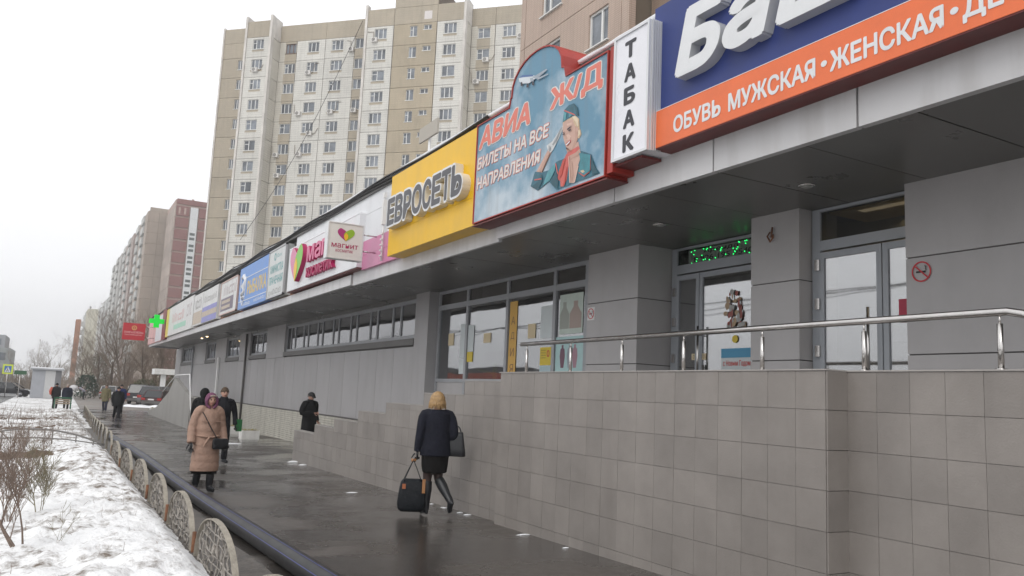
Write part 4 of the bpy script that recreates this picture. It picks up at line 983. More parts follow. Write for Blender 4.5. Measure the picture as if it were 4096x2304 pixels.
def tower_window(par, x, y, z, w, h, kind, brown=False, glassy=None):
    v = rt.randint(0, 2); key = (round(w, 2), round(h, 2), kind, brown, v)
    if key not in wcache: wcache[key] = (window_meshes(w, h, kind, wf_b if brown else wf_w), [MB().box(.05, w * {2: .42, 3: .31, 22: .58}[kind], .05, .06, -h + .05, -.05).mesh('pane', gl_far), MB().box(w * {2: .42, 3: .31, 22: .58}[kind], w - .05, .05, .06, -h + .05, -.05).mesh('pane', gl_far)], MB().box(w * .45, w - .05, .09, .1, -h + .05, -.05).mesh('curtain', curt))
    wm, pm, cm = wcache[key]
    o = inst('window', wm, par, (x, y, z))
    for q in pm: inst('pane', q, o, (0, 0, 0))
    return o
def bay(x0, x1, y, mat, wins, span=None, spm=None, mats=None, zt=ZT):
    w = x1 - x0; mb = panel_mesh(w, wins, mat, span)
    me = mb.mesh('facade_panel', [mat, spm or p_tan])
    for k in range(NF):
        z = zt - k * TF
        inst('facade_panel', me if not mats else mats(k, mb), tower, (x0, y, z))
        for (a, b, c, d) in wins:
            kind = 3 if b - a > 1.45 else 2
            if d - c < .8: kind = 22
            kk = kind if (kind != 3 or rt.random() < .72) else 2
            tower_window(tower, x0 + a, y + .10, z - c, b - a, d - c, kk, brown=(rt.random() < .02))
D0, DB = 91.35, 89.25
core = MB()
core.box(-69, -64.1, D0 + .31, D0 + 13, -3, 50.2); core.box(-64.1, -60.34, DB + .31, D0 + 13, -3, 49.9); core.box(-60, -46.5, D0 + .31, D0 + 13, -3, 49.95)
core.box(-46.5, -33.06, DB + .31, D0 + 13, -3, 49.95); core.box(-32.75, -18, D0 + .31, D0 + 13, -3, 49.95); core.box(-42.6, -36.6, DB + .31, DB + 8, 49.95, 53.2)
core.build('core', seam, tower, local=True)
WT, WB = .30, 1.66
# wing A
bay(-69.0, -64.9, D0, p_tan, [(2.55, 3.45, .30, 1.66)], zt=46.0)
tb('corner_trim', fin_m, -69.12, -68.9, D0 - .12, D0 + .2, 10, 50.5); tb('attic_panel', p_tan, -68.98, -64.1, D0, D0 + .3, 48.2, 50.3); tb('attic_panel', p_tan, -68.98, -64.1, D0, D0 + .3, 46.03, 48.17)
# bay B between two fins
bay(-63.85, -60.45, DB, p_white, [(.98, 2.6, WT, WB)], [(.92, 2.66, 1.73, 2.0)])
tb('attic_panel', p_tan, -63.85, -60.45, DB, DB + .3, ZT + .03, 50.02)
for a, b, d in ((-64.16, -63.86, D0 + .3), (-60.44, -60.12, DB + .5), (-46.55, -46.23, DB + .6), (-33.16, -32.84, DB + .5)): tb('wall_fin', fin_m, a, b, DB - .12, d, 4, 50.75)
for u in (-60.12, -32.84):
    for k in range(NF): tb('return_panel', p_cream, u - .2, u - .002, DB + .51, D0 + .25, ZT - (k + 1) * TF + .03, ZT - k * TF - .03)
    tb('return_panel', fin_m, u - .2, u - .001, DB + .51, D0 + .25, ZT + .03, 50.7)
# recess C
spC = lambda a, b, e=0: [(a - .06, b + .06, 1.73, 2.02)]
bay(-60.1, -57.5, D0, p_cream, [(.95, 2.52, WT, WB)], [(.85, 2.575, .03, .29), (.85, 2.575, 1.67, 2.76)])
bay(-57.48, -53.27, D0, p_white, [(1.64, 3.28, WT, WB)], [(1.58, 3.34, 1.73, 2.02)])
bay(-53.25, -48.97, D0, p_white, [(.93, 2.6, WT, WB)], [(.87, 2.66, 1.73, 2.02)])
bay(-48.95, -46.55, D0, p_cream, [(.08, 1.5, WT, WB)], [(.03, 2.3, .03, .29), (.03, 2.3, 1.67, 2.76)])
tb('attic_panel', p_tan, -60.1, -53.27, D0, D0 + .3, ZT + .03, 50.1); tb('attic_panel', p_tan, -53.24, -46.55, D0, D0 + .3, ZT + .03, 50.1)
# bay D with the stair column
bay(-46.22, -42.55, DB, p_white, [(1.05, 2.75, WT, WB)], [(.99, 2.81, 1.73, 2.02)])
bay(-42.5, -36.7, DB, p_tan2, [(2.2, 3.2, WT, WB + .05), (4.05, 5.12, .28, .92)])
bay(-36.65, -33.17, DB, p_white, [(.92, 2.6, WT, WB)], [(.86, 2.66, 1.73, 2.02)])
tb('attic_panel', p_tan, -46.22, -42.55, DB, DB + .3, ZT + .03, 50.08); tb('attic_panel', p_tan, -36.65, -33.17, DB, DB + .3, ZT + .03, 50.05)
tb('attic_panel', p_tan, -42.5, -36.7, DB, DB + .3, ZT + .03, 50.0); tb('attic_panel', p_tan, -42.5, -36.7, DB, DB + .3, 50.04, 53.2)
for z in (48.2, 50.9): tb('attic_window', M('boarded_window', (.62, .58, .56), .6), -38.43, -37.4, DB - .02, DB + .02, z, z + 1.08)
# recess E
bay(-32.8, -29.7, D0, p_cream, [(.85, 2.45, WT, WB)], [(.75, 2.5, .03, .29), (.75, 2.5, 1.67, 2.76)])
bay(-29.66, -24, D0, p_white, [(.98, 2.65, WT, WB)], [(.92, 2.71, 1.73, 2.02)])
tb('attic_panel', p_tan, -32.8, -29.7, D0, D0 + .3, ZT + .03, 50.1); tb('attic_panel', p_tan, -29.66, -24, D0, D0 + .3, ZT + .03, 50.1)
tb('lower_wall', p_white, -64, -24, D0 - .02, D0 + .3, -2, ZT - NF * TF); 
# air conditioners on the facade
acm = M('ac_white', (.62, .60, .57), .5, 0, .1, 3); acd = M('ac_grille', (.12, .11, .10), .6)
def ac(u, y, z, hose=None):
    a = MB().box(u, u + .75, y - .38, y - .03, z, z + .55).build('air_conditioner', acm, tower, local=True)
    mb = MB(); mb.ring([[(u + .30 + q * math.cos(2 * PI * i / 14), y - .385, z + .28 + q * math.sin(2 * PI * i / 14)) for i in range(14)] for q in (.22, .13)], 0, False); mb.add([(u + .30 + .09 * math.cos(2 * PI * i / 8), y - .386, z + .28 + .09 * math.sin(2 * PI * i / 8)) for i in range(8)], [tuple(range(8))]); mb.build('fan_grille', acd, a, local=True)
    if hose: MB().tube([(u + dx, y - .06, z + dz) for dx, dz in hose], .035, 5).build('hose', M('hose_brown', (.22, .18, .14), .7), tower, local=True)
H1 = [(.5, .3), (1.0, .35), (1.15, 1.0), (1.2, 1.5), (1.8, 1.6)]; H2 = [(.1, .2), (-.3, .4), (-.35, 1.3), (-.4, 1.6)]; H3 = [(.7, .1), (1.1, .3), (1.5, 1.0)]
for u, fl, y, h in [(-62.5, 1, DB, H3), (-55.8, 1, D0, H1), (-49.7, 0, D0, [(.2, .5), (.2, 1.5), (-.4, 1.6)]), (-52.1, 3, D0, H1), (-56.8, 3, D0, H2), (-48.7, 3, D0, None), (-54.9, 4, D0, H3), (-59.6, 5, D0, H2), (-56.2, 5, D0, H2), (-59.2, 6, D0, None), (-45.4, 0, DB, [(.2, .5), (.15, 1.4), (-.7, 1.5)]), (-31.1, 1, D0, H3), (-32.2, 2, D0, H2), (-26.7, 0, D0, None)]:
    ac(u, y, ZT - fl * TF - 2.12, h)
# slack cable from the tower roof down to the arcade roof
ca_ = Vector((-47.9, D0 - .3, 49.7)); R_ = Matrix.Rotation(ang, 3, 'Z'); pa = R_ @ ca_; pb_ = R_ @ Vector((-61.5, D0 - 3, 20.))
mb = MB(); mb.tube([pa.lerp(pb_, i / 24) - Vector((0, 0, 2.2 * math.sin(PI * i / 24))) for i in range(25)], .035, 5)
tag(mb.build('overhead_cable', black_p), 'thin dark cable sagging diagonally across the beige tower facade', 'cable')

# pink brick tower close behind the arcade
pk = panelmat('pink_ceramic', (.50, .385, .315), .80, .25, .085, .0, .08, .25)
pk2 = panelmat('brown_ceramic', (.27, .195, .145), .85, .25, .085, .0, .1, .25)
pt = thing('pink_tower', 'pinkish brown tiled apartment tower rising just behind the signboards', 'apartment building', (16.6, 25, 0))
FL = 2.80
pw_y = [(28.3, 26.75), (24.7, 23.42)]
edges = [(30.1, 29.7), (29.67, 22.62), (22.6, 22.14)]
for k in range(-3, 9):
    ztop = 16.95 + FL * k
    for (a, b) in edges[:1] + edges[2:]: MB().box(16.6, 16.9, b + .01, a - .01, ztop - FL + .015, ztop - .015).build('facade_panel', pk, pt)
    mb = MB(); z1, z0 = ztop - .5, ztop - 1.93
    ysn = [22.62, 23.42, 24.7, 26.75, 28.3, 29.67]
    for a, b in zip(ysn, ysn[1:]):
        if (b, a) in pw_y:
            mb.box(16.6, 16.9, a, b, z1, ztop - .015); mb.box(16.6, 16.9, a, b, ztop - FL + .015, z0)
        else: mb.box(16.6, 16.9, a, b, ztop - FL + .015, ztop - .015)
    mb.build('facade_panel', pk, pt)
    for (a, b) in pw_y:
        f = MB(); t_ = .08; X = 16.68
        f.box(X, X + .1, b, a, z0, z0 + t_); f.box(X, X + .1, b, a, z1 - t_, z1); f.box(X, X + .1, b, b + t_, z0 + t_, z1 - t_); f.box(X, X + .1, a - t_, a, z0 + t_, z1 - t_)
        m_ = lerp(a, b, .62 if a < 26 else .35); f.box(X - .004, X + .104, m_ - .05, m_ + .05, z0 + t_, z1 - t_)
        if a > 26: f.box(X, X + .1, m_ + .05, a - t_, z1 - .5, z1 - .44)
        f.box(16.5, 16.66, b - .1, a + .1, z0 - .05, z0 - .005)
        fo = f.build('window', wf_w, pt)
        MB().box(X + .06, X + .07, b + t_, a - t_, z0 + t_, z1 - t_).build('pane', gl_far, fo)
        MB().box(X + .2, X + .21, b + .1, lerp(a, b, .4), z0, z1).build('curtain', curt, fo)
MB().box(16.91, 30, 22.2, 30.05, -2, 44).build('core', seam, pt)
MB().box(16.62, 16.9, 22.16, 22.58, -2, 8.2).build('lower_wall', pk, pt)
MB().box(16.63, 16.9, 22.6, 30.05, -2, 8.4).build('lower_wall', pk, pt)
for a, b in ((22.13, 20.6), (20.58, 18.5), (18.48, 12)):
    for k in range(-3, 9): MB().box(17.6, 17.9, b, a, 16.95 + FL * (k - 1) + .015, 16.95 + FL * k - .015).build('facade_panel', pk2, pt)
MB().tube([(17.55, 20.59, 5), (17.55, 20.59, 42)], .07, 6).build('drainpipe', fin_m, pt)

# red brown tower with a white stair strip, and the grey brown blocks along the street beyond
rb = panelmat('red_ceramic', (.22, .105, .095), .9, 1.0, .3, .03, .12); rbl = M('band_pinkish', (.40, .30, .26), .8, 0, .1, .3); rw = M('stair_white', (.58, .59, .59), .7, 0, .08, .5)
rd = thing('red_tower', 'red brown apartment block with pink bands and a white stair strip', 'apartment building', (20.5, 202, 0))
zt = 42.9; kX = 202 / 150.
def RX(x): return x * kX
x_ = [RX(15.45), RX(18.05), RX(19.3), RX(23.5)]
MB().box(x_[0] + .1, x_[3], 202.3, 218, -4, 44.4).build('core', rbl, rd)
for k in range(16):
    z = zt - k * TF
    for a, b in ((x_[0] + .35, x_[1] - .25), (x_[2] + .25, x_[3])):
        MB().box(a, b, 202, 202.3, z - TF + .5, z).build('facade_panel', rb, rd)
    MB().box(x_[0], x_[0] + .3, 202.05, 218, z - TF + .1, z).build('side_panel', M('side_pale', (.36, .30, .26), .8, 0, .2, .5, rnd=.1), rd)
    f = MB().box(x_[1], x_[2], 201.9, 202.3, z - TF, z - .02).build('stair_panel', rw, rd)
    if k > 1:
        for dz in (.55, 1.65): MB().box(x_[1] + .28, x_[2] - .28, 201.86, 201.9, z - dz - .62, z - dz).build('window', M('stair_glass', (.10, .115, .11), .2, 0, .2, .6), rd)
    elif k == 0:
        for u in (.25, .6): MB().box(lerp(x_[0], x_[1], u), lerp(x_[0], x_[1], u) + .4, 201.95, 202, z - 1.9, z - .4).build('vent_slot', rbl, rd)
MB().box(x_[0] + .35, x_[3], 202, 202.3, zt + .5, 44.6).build('attic_panel', rb, rd)
MB().box(x_[1] + .2, x_[1] + .7, 203, 203.6, 44.4, 45.1).build('roof_vent', rbl, rd)
gb_m = panelmat('grey_brown_panel', (.36, .30, .25), .88, 1.5, .45, .04, .10); gb_l = M('balcony_pale', (.52, .52, .50), .8, 0, .2, .6, rnd=.12); gb_d = M('balcony_gap', (.20, .18, .17), .7, 0, .2, .6)
def street_block(name, label, X, y0, y1, h, col, dk=10):
    b = thing(name, label, 'apartment building', (X, y0, 0))
    MB().box(X + .6, X + 13, y0 + .3, y1, -5, h - .2).build('core', gb_d, b)
    n = int(h / TF)
    for k in range(n):
        z = h - .9 - k * TF
        MB().box(X + .5, X + 2.6, y0, y0 + .3, z - TF + .03, z).build('end_panel', col, b); MB().box(X + 2.65, X + 8, y0, y0 + .3, z - TF + .03, z).build('end_panel', col, b)
        for q in range(4):
            ya, yb = lerp(y0, y1, q / 4), lerp(y0, y1, (q + 1) / 4)
            MB().box(X - (.35 if q % 2 else 0), X + .6, ya + .3, yb - .2, z - TF + .9 * (q % 2), z - .1).build('balcony' if q % 2 else 'side_panel', gb_l if q % 2 else col, b)
    MB().box(X + .45, X + 8, y0 + .01, y0 + .32, h - .87, h).build('attic_panel', col, b)
    MB().tube([(X + 2, y0 + 12, h - .3), (X + 2, y0 + 12, h + 1.6)], .35, 8).tube([(X + 2, y0 + 12, h + 1.6), (X + 2, y0 + 12, h + 2.2)], .7, 8).build('vent_stack', gb_d, b)
    return b
street_block('street_block', 'grey brown panel block left of the red tower, nearest of the street row', 16.6, 220, 250, 45.2, gb_m)
street_block('street_block', 'reddish grey block second in the street row beyond the grey brown one', 16.2, 256, 292, 45, panelmat('rose_grey_panel', (.38, .31, .28), .9, 1.5, .45))
street_block('street_block', 'pale grey block third in the street row, seen almost edge on', 15.9, 300, 345, 45, panelmat('pale_grey_panel', (.44, .43, .41), .9, 1.5, .45))
street_block('street_block', 'distant light grey slab closing the street row behind bare trees', 17.3, 400, 470, 38, panelmat('light_grey_panel', (.50, .51, .50), .95, 1.5, .45))
street_block('street_block', 'faint yellowish block far down the street left of the grey slab', 14.0, 560, 620, 44, panelmat('yellowish_panel', (.50, .47, .36), .95, 1.5, .45))
# thin orange tower end
o_ = thing('orange_tower', 'narrow orange brown tower end wall beside bare trees far down the street', 'apartment building', (4.7, 300, 0))
om = M('orange_render', (.42, .20, .12), .8, 0, .15, .6); 
for k in range(8): MB().box(4.62, 6.15, 300, 300.4, 20.6 - 2.79 * (k + 1) + .03, 20.6 - 2.79 * k).build('end_panel', om, o_)
MB().box(4.7, 6.1, 300.4, 312, -2, 20.6).build('core', gb_d, o_)
for k in range(7): MB().box(6.2, 7.4, 300.2, 301, 20 - 2.79 * k - 1.6, 20 - 2.79 * k).build('balcony', gb_l, o_)
# low buildings at the far left and across the road
def far_block(label, x0, x1, y0, y1, h, col, group=None, nx=8, fl=5):
    b = thing('far_block', label, 'building', ((x0 + x1) / 2, y0, 0))
    MB().box(x0, x1, y0, y1, -3, h).build('wall', col, b)
    me = MB().box(0, 1.3, -.05, .02, 0, 1.4).mesh('window', gl_far)
    for k in range(fl):
        for i in range(nx):
            inst('window', me, b, Vector((lerp(x0 + 1, x1 - 2, i / max(1, nx - 1)), y0, h - 2.3 - k * 2.8)) - b.location)
    return b
far_block('grey green building at the left edge far across the road', -24, -7.4, 178, 200, 6.6, M('grey_green_render', (.30, .32, .32), .8, 0, .1, .4), nx=6, fl=2)
far_block('taller grey building at the left edge behind the grey green one', -34, -10.2, 215, 235, 10.5, M('slate_render', (.33, .34, .36), .8, 0, .1, .4), nx=7, fl=3)
def opp_block(label, x, y0, y1, h, col):
    b = thing('opposite_block', label, 'apartment building', (x, y0, 0))
    MB().box(x - 12, x, y0, y1, -2, h).build('wall', col, b)
    me = MB().box(-.02, .05, 0, 1.5, 0, 1.4).mesh('window', gl_far)
    for k in range(int(h / 2.8)):
        for i in range(int((y1 - y0) / 3.4)): inst('window', me, b, Vector((x, y0 + 1 + 3.4 * i, h - 2.2 - 2.8 * k)) - b.location)
opp_block('pale brown block across the road mirrored in the strip windows', -75, 230, 390, 15, M('opposite_brown', (.36, .30, .25), .8, 0, .1, .4))

pv = thing('pavilion', 'long low dark pavilion with a red band across the road, mirrored in the shop panes', 'building', (-40, 110, -1))
MB().box(-52, -40, 96, 150, -2, 5.9).build('wall', M('pavilion_dark', (.10, .10, .10), .6, 0, .3, .3), pv); MB().box(-39.99, -39.8, 96, 150, 3.7, 5.1).build('red_band', M('pavilion_red', (.30, .07, .04), .5, 0, .2, .3), pv); MB().box(-52.2, -39.7, 95.8, 150.2, 5.9, 6.05).build('roof', snow_m, pv)
for i in range(9): MB().box(-39.99, -39.9, 97 + 5.8 * i, 101.5 + 5.8 * i, -.4, 2.6).build('window', gl_far, pv)
# ---------------------------------------------------------------- low arched fence, pipe, planters, bench and other street furniture
fence_m = M('fence_grey', (.32, .29, .24), .75, 0, .25, 10, bump=.5, bs=60)
mesh_m = M('fence_infill', (.30, .275, .245), .85, 0, .35, 14, bump=.8, bs=45)
def arch_panel(y0, y1, X, h, label, infill=True, group='low arched fence panels along the pavement'):
    zb = gz((y0 + y1) / 2) - .1; yc, ry = (y0 + y1) / 2, (y1 - y0) / 2; H_ = h - zb
    t = thing('arched_fence_panel', label, 'fence panel', (X, yc, zb), group=group)
    n = 28; pts = [(X, yc + ry * math.cos(PI * i / n), zb + H_ * math.sin(PI * i / n) ** .72) for i in range(n + 1)]
    mb = MB(); w, th = .026, .012; rings = []
    for (x, y, z) in pts:
        d_ = Vector((0, y - yc, (z - zb) * 1.4 + .001)).normalized()
        rings.append([(x - w, y, z), (x + w, y, z), (x + w, y + d_.y * th, z + d_.z * th), (x - w, y + d_.y * th, z + d_.z * th)])
    mb.ring(rings, 0, True, False); mb.box(X - w, X + w, y0 - .01, y1 + .01, zb, zb + .02)
    mb.build('frame', fence_m, t)
    if infill:
        rr = random.Random(int(y0 * 100)); mb = MB(); k = 11
        for i in range(1, k):
            y = lerp(y0, y1, i / k); top = zb + H_ * max(0, 1 - ((y - yc) / ry) ** 2) ** .36
            m_ = max(4, int((top - zb) / .045))
            mb.tube([(X + rr.uniform(-.012, .012), y + rr.uniform(-.05, .05), lerp(zb, top, j / m_)) for j in range(m_ + 1)], [rr.choice((.007, .009, .012, .02)) for j in range(m_ + 1)], 5)
        for j in range(1, 6):
            z = lerp(zb, zb + H_, j / 6); half = ry * max(0, 1 - ((z - zb) / H_) ** 2.6) ** .5
            mb.tube([(X + rr.uniform(-.01, .01), lerp(yc - half, yc + half, i / 10), z + rr.uniform(-.02, .02)) for i in range(11)], [rr.uniform(.004, .010) for i in range(11)], 4)
        mb.build('wire_infill', mesh_m, t)
    MB().tube([(X, y0 - .08, zb), (X, y0 - .08, lerp(zb, h, .55))], .022, 6).build('post', rust, t)
    return t
ords = ['nearest to the camera, cut off by the bottom edge', 'second from the camera, at the foot of the pipe', 'third from the camera', 'fourth from the camera', 'fifth from the camera', 'sixth from the camera', 'seventh from the camera beside the pipe end']
yy = 4.6
for i, (y0, y1) in enumerate([(4.5, 6.4), (6.95, 9.0), (9.3, 11.25), (11.6, 13.6), (14.1, 16.4), (16.9, 19.4), (19.9, 22.6)]):
    arch_panel(y0, y1, 1.46, .44 - .012 * max(0, (y0 + y1) / 2 - 9) - .005 * max(0, y0 - 14), 'grey arched wire fence panel, ' + ords[i], True)
ORD = 'first second third fourth fifth sixth seventh eighth ninth tenth eleventh twelfth thirteenth fourteenth'.split()
i = 0
y0 = 23.6
while y0 < 56:
    arch_panel(y0, y0 + 2.2, 1.5 + .012 * (y0 - 23), gz(y0) + .55, ORD[i] + ' thin arched fence panel past the far end of the black pipe', False, 'thin arched fence panels far along the pavement'); y0 += 2.6; i += 1

pipe_m = M('black_plastic', (.012, .012, .013), .46, 0, .15, 5, spec=.4)
pp = thing('black_pipe', 'long glossy black plastic pipe lying along the left edge of the pavement', 'pipe', (2, 12, 0))
pts = [(2.18 + .03 * math.sin(y * .35) - .010 * (y - 7), y, gz(y) + .105) for y in [-2 + i * .9 for i in range(38)]]
MB().tube(pts, .105, 22).build('tube', pipe_m, pp)
for a in (2.62, 1.75):
    mb = MB(); mb.ring([[(x + .1072 * math.cos(a + q), y, z + .1072 * math.sin(a + q)) for q in (-.025, .025)] for x, y, z in pts], 0, False, False)
    mb.f = mb.f[0::2]; mb.m = mb.m[0::2]; mb.sm = mb.sm[0::2]; mb.build('blue_stripe', M('pipe_blue', (.05, .07, .30), .4), pp)

conc = M('white_concrete', (.72, .71, .68), .75, 0, .10, 4, stain=.3, bump=.4, bs=30)
def planter(px, py, label, w=.62, d_=.55, h=.42):
    p = onG(px, py); z = gz(p.y); t = thing('concrete_planter', label, 'planter', (p.x, p.y, z), group='white concrete planters along the arcade')
    mb = MB(); a, b = .86, 1.0
    v = [(p.x + sx * w / 2 * k, p.y + sy * d_ / 2 * k, z + hh) for k, hh in ((a, .0), (b, h * .25), (b, h)) for sx, sy in ((-1, -1), (1, -1), (1, 1), (-1, 1))]
    mb.add(v, [(j * 4 + i, j * 4 + (i + 1) % 4, (j + 1) * 4 + (i + 1) % 4, (j + 1) * 4 + i) for j in range(2) for i in range(4)] + [(3, 2, 1, 0)])
    k = .82; v2 = v[8:] + [(p.x + sx * w / 2 * k, p.y + sy * d_ / 2 * k, z + h) for sx, sy in ((-1, -1), (1, -1), (1, 1), (-1, 1))] + [(p.x + sx * w / 2 * k, p.y + sy * d_ / 2 * k, z + h - .05) for sx, sy in ((-1, -1), (1, -1), (1, 1), (-1, 1))]
    mb.add(v2, [(i, (i + 1) % 4, 4 + (i + 1) % 4, 4 + i) for i in range(4)] + [(4 + i, 4 + (i + 1) % 4, 8 + (i + 1) % 4, 8 + i) for i in range(4)] + [(8, 9, 10, 11)])
    mb.build('tub', conc, t)
    MB().box(p.x - w * .4, p.x + w * .4, p.y - d_ * .4, p.y + d_ * .4, z + h - .03, z + h - .008).build('soil', soil, t)
    mb = MB(); rr = random.Random(int(px))
    for i in range(60):
        x, y = p.x + rr.uniform(-.4, .4) * w, p.y + rr.uniform(-.4, .4) * d_
        mb.tube([(x, y, z + h - .02), (x + rr.uniform(-.05, .05), y + rr.uniform(-.05, .05), z + h + rr.uniform(.02, .07))], .005, 3)
    tag(mb.build('dry_grass', M('dry_grass', (.35, .30, .10), .8, 0, .3, 9), t), kind='stuff')
planter(625, 1112, 'white concrete planter nearest to the camera, standing alone by the brick plinth')
planter(578, 1098, 'white concrete planter half hidden behind the woman in the pink coat')
planter(401, 1047, 'broad white planter in front of the burgundy car'); planter(384, 1043, 'small white planter at the left of the far pair', .4, .5)

# stair wall of the far entrance with a white tube frame
rm = M('ramp_grey', (.30, .29, .275), .7, 0, .08, 1, stain=.3)
rp = thing('porch_wall', 'plain grey side wall of the far entrance stairs', 'wall', (5.7, 45, -.4))
A = [onX(372, 1042, 5.75), onX(470, 1090, 5.75), onX(470, 1050, 5.75), onX(468, 985, 5.75), onX(440, 975, 5.75), onX(436, 995, 5.75), onX(405, 1010, 5.75), onX(380, 1028, 5.75)]
y_n, y_f = A[1].y, A[0].y
prof = [(y_n, -.6), (y_n, onX(470, 1000, 5.75).z), (onX(440, 950, 5.75).y, onX(440, 950, 5.75).z), (onX(425, 985, 5.75).y, onX(425, 985, 5.75).z), (onX(392, 1025, 5.75).y, onX(392, 1025, 5.75).z), (y_f, gz(y_f) + .25), (y_f, -.7)]
MB().prism([Vector((0, y, z)) for y, z in prof], (5.75, 0, 0), (5.95, 0, 0)).build('wall_slab', rm, rp)
fr = MB(); q = [onX(x, y, 5.73) for x, y in ((480, 1075), (478, 942), (443, 944), (410, 985))]
fr.tube(q, .03, 6); tag(fr.build('tube_frame', white_p), 'white steel tube frame above the grey side wall of the far stairs', 'railing')
tag(MB().box(5.80, 6.6, 36.9, 37.6, -.5, .75).build('utility_box', M('box_brown_grey', (.15, .13, .12), .6, 0, .1, 3)), 'dark brown metal box beside the far entrance stairs behind the hooded person', 'box')

# kiosk, road sign, bench, arched railing, shelter
ks = thing('kiosk', 'pale grey metal kiosk with a snow covered flat roof beside the road', 'kiosk', (-.7, 98, -.57))
kg = M('kiosk_grey', (.36, .37, .40), .5, 0, .08, 1.5); kl_ = M('kiosk_pale', (.52, .52, .52), .5, 0, .05, 2)
MB().box(-1.9, .75, 98, 100.6, -.6, 2.35).build('body', kg, ks)
for a, b, m_ in ((-1.88, -.72, kg), (-.70, .22, kl_)): MB().box(a, b, 97.96, 98, -.55, 2.3).build('wall_panel', m_, ks)
MB().box(.22, .78, 97.97, 98.0, -.55, 2.3).build('side_panel', M('kiosk_dark', (.16, .16, .17), .5), ks)
MB().box(-2.1, .95, 97.7, 100.9, 2.35, 2.5).build('roof', frame_g, ks); MB().box(-2.05, .9, 97.75, 100.85, 2.5, 2.62).build('roof_snow', snow_m, ks)
sgn = thing('crossing_sign', 'blue and white pedestrian crossing sign on a yellow green board', 'road sign', (-4.0, 95, -.6))
MB().box(-4.42, -3.54, 95, 95.03, 1.75, 2.7).build('yellow_board', M('sign_fluorescent', (.62, .72, .05), .4), sgn); MB().box(-4.28, -3.68, 94.98, 94.998, 1.9, 2.55).build('blue_plate', M('road_sign_blue', (.06, .16, .42), .4), sgn)
MB().add([(-4.24, 94.97, 1.95), (-3.72, 94.97, 1.95), (-3.98, 94.97, 2.5)], [(0, 1, 2)]).build('white_triangle', letter_w, sgn)
MB().tube([(-4.0, 94.965, 2.32), (-4.0, 94.965, 2.2), (-3.9, 94.965, 2.0)], .03, 5).tube([(-4.0, 94.965, 2.2), (-4.1, 94.965, 2.0)], .03, 5).ell((-3.99, 94.965, 2.38), .035, .02, .035).build('walking_figure', black_p, sgn)
MB().tube([(-3.98, 95.05, -.6), (-3.98, 95.05, 2.7)], .04, 8).build('pole', steel, sgn)
MB().box(-3.4, -2.3, 95.4, 95.45, 1.85, 2.2).tube([(-2.9, 95.5, -.6), (-2.9, 95.5, 2.2)], .04, 6)
gs = thing('street_name_board', 'low dark green board right of the pedestrian crossing sign', 'sign', (-2.9, 96, -.6))
MB().box(-3.45, -2.35, 96, 96.05, 1.75, 2.15).build('board', M('sign_dark_green', (.03, .10, .045), .5), gs); MB().tube([(-2.9, 96.1, -.6), (-2.9, 96.1, 2.1)], .04, 6).build('pole', steel, gs)
bn = thing('green_bench', 'small dark green bench with slatted back at the snowy path edge', 'bench', (.7, 60.5, -.5))
gm_ = M('bench_green', (.012, .11, .05), .5, 0, .2, 5)
for x in (.22, 1.15):
    MB().box(x, x + .07, 60.2, 60.27, -.5, .40).box(x, x + .07, 60.75, 60.81, -.5, -.02).box(x, x + .07, 60.27, 60.75, -.1, -.02).build('side_frame', gm_, bn)
for i in range(4): MB().box(.2, 1.24, 60.30 + i * .13, 60.40 + i * .13, -.02, .02).build('slat', gm_, bn)
for i in range(4): MB().box(.29 if i else .2, 1.15 if i else 1.24, 60.20, 60.235, .32 - i * .12, .41 - i * .12).build('slat', [gm_, M('bench_wood', (.30, .24, .18), .7)][i > 0], bn)
ar = thing('arched_railing', 'low arched steel tube railing standing in the snow beyond the soil band', 'railing', (-.3, 25.3, -.25))
mb = MB(); Yr = 25.3; zg = gz(Yr) + .02
def az(x, k=1.): return zg + .12 + (.42 * k) * max(0, 1 - ((x + .3) / 1.75) ** 2)
xs_ = [-2.05 + .12 * i for i in range(30)]
mb.tube([(x, Yr, az(x)) for x in xs_], .026, 6); mb.tube([(x, Yr, az(x, .45)) for x in xs_], .018, 6); mb.build('arch_tubes', M('railing_grey', (.20, .19, .18), .5), ar)
for x in (-1.6, -1.0, -.42, .15, .72, 1.15): MB().tube([(x, Yr, zg - .1), (x, Yr, az(x))], .020, 6).build('upright', M('railing_grey', (.20, .19, .18)), ar)
MB().box(-.05, .75, Yr - .02, Yr + .02, zg, zg + .03).build('foot_bar', M('railing_grey', (.20, .19, .18)), ar)
sh_ = thing('white_shelter', 'white flat roofed shelter on a single column behind the parked cars', 'shelter', (8.6, 84, -.5))
p0, p1, p2 = onY(390, 927, 84), onY(446, 944, 84), onY(407, 1000, 84)
MB().box(p0.x, p0.x + 3.2, 84, 86.5, p1.z, p0.z).build('roof_slab', white_p, sh_); MB().box(p2.x - .22, p2.x + .22, 84.3, 84.7, -.6, p1.z).build('column', white_p, sh_)
for i in range(3): MB().box(p0.x - .01, p0.x + 3.2, 83.97, 83.995, lerp(p1.z, p0.z, i / 3 + .03), lerp(p1.z, p0.z, i / 3 + .3)).build('fascia_board', conc, sh_)
# a row of snow capped concrete blocks behind the cars
for i in range(6):
    x = 7.2 + i * 1.0
    o = MB().box(x, x + .75, 97, 97.5, -.6, 1.05).build('concrete_block', conc); tag(o, ORD[i] + ' white concrete block from the left in the row above the car roofs', 'block', 'white blocks behind the cars')

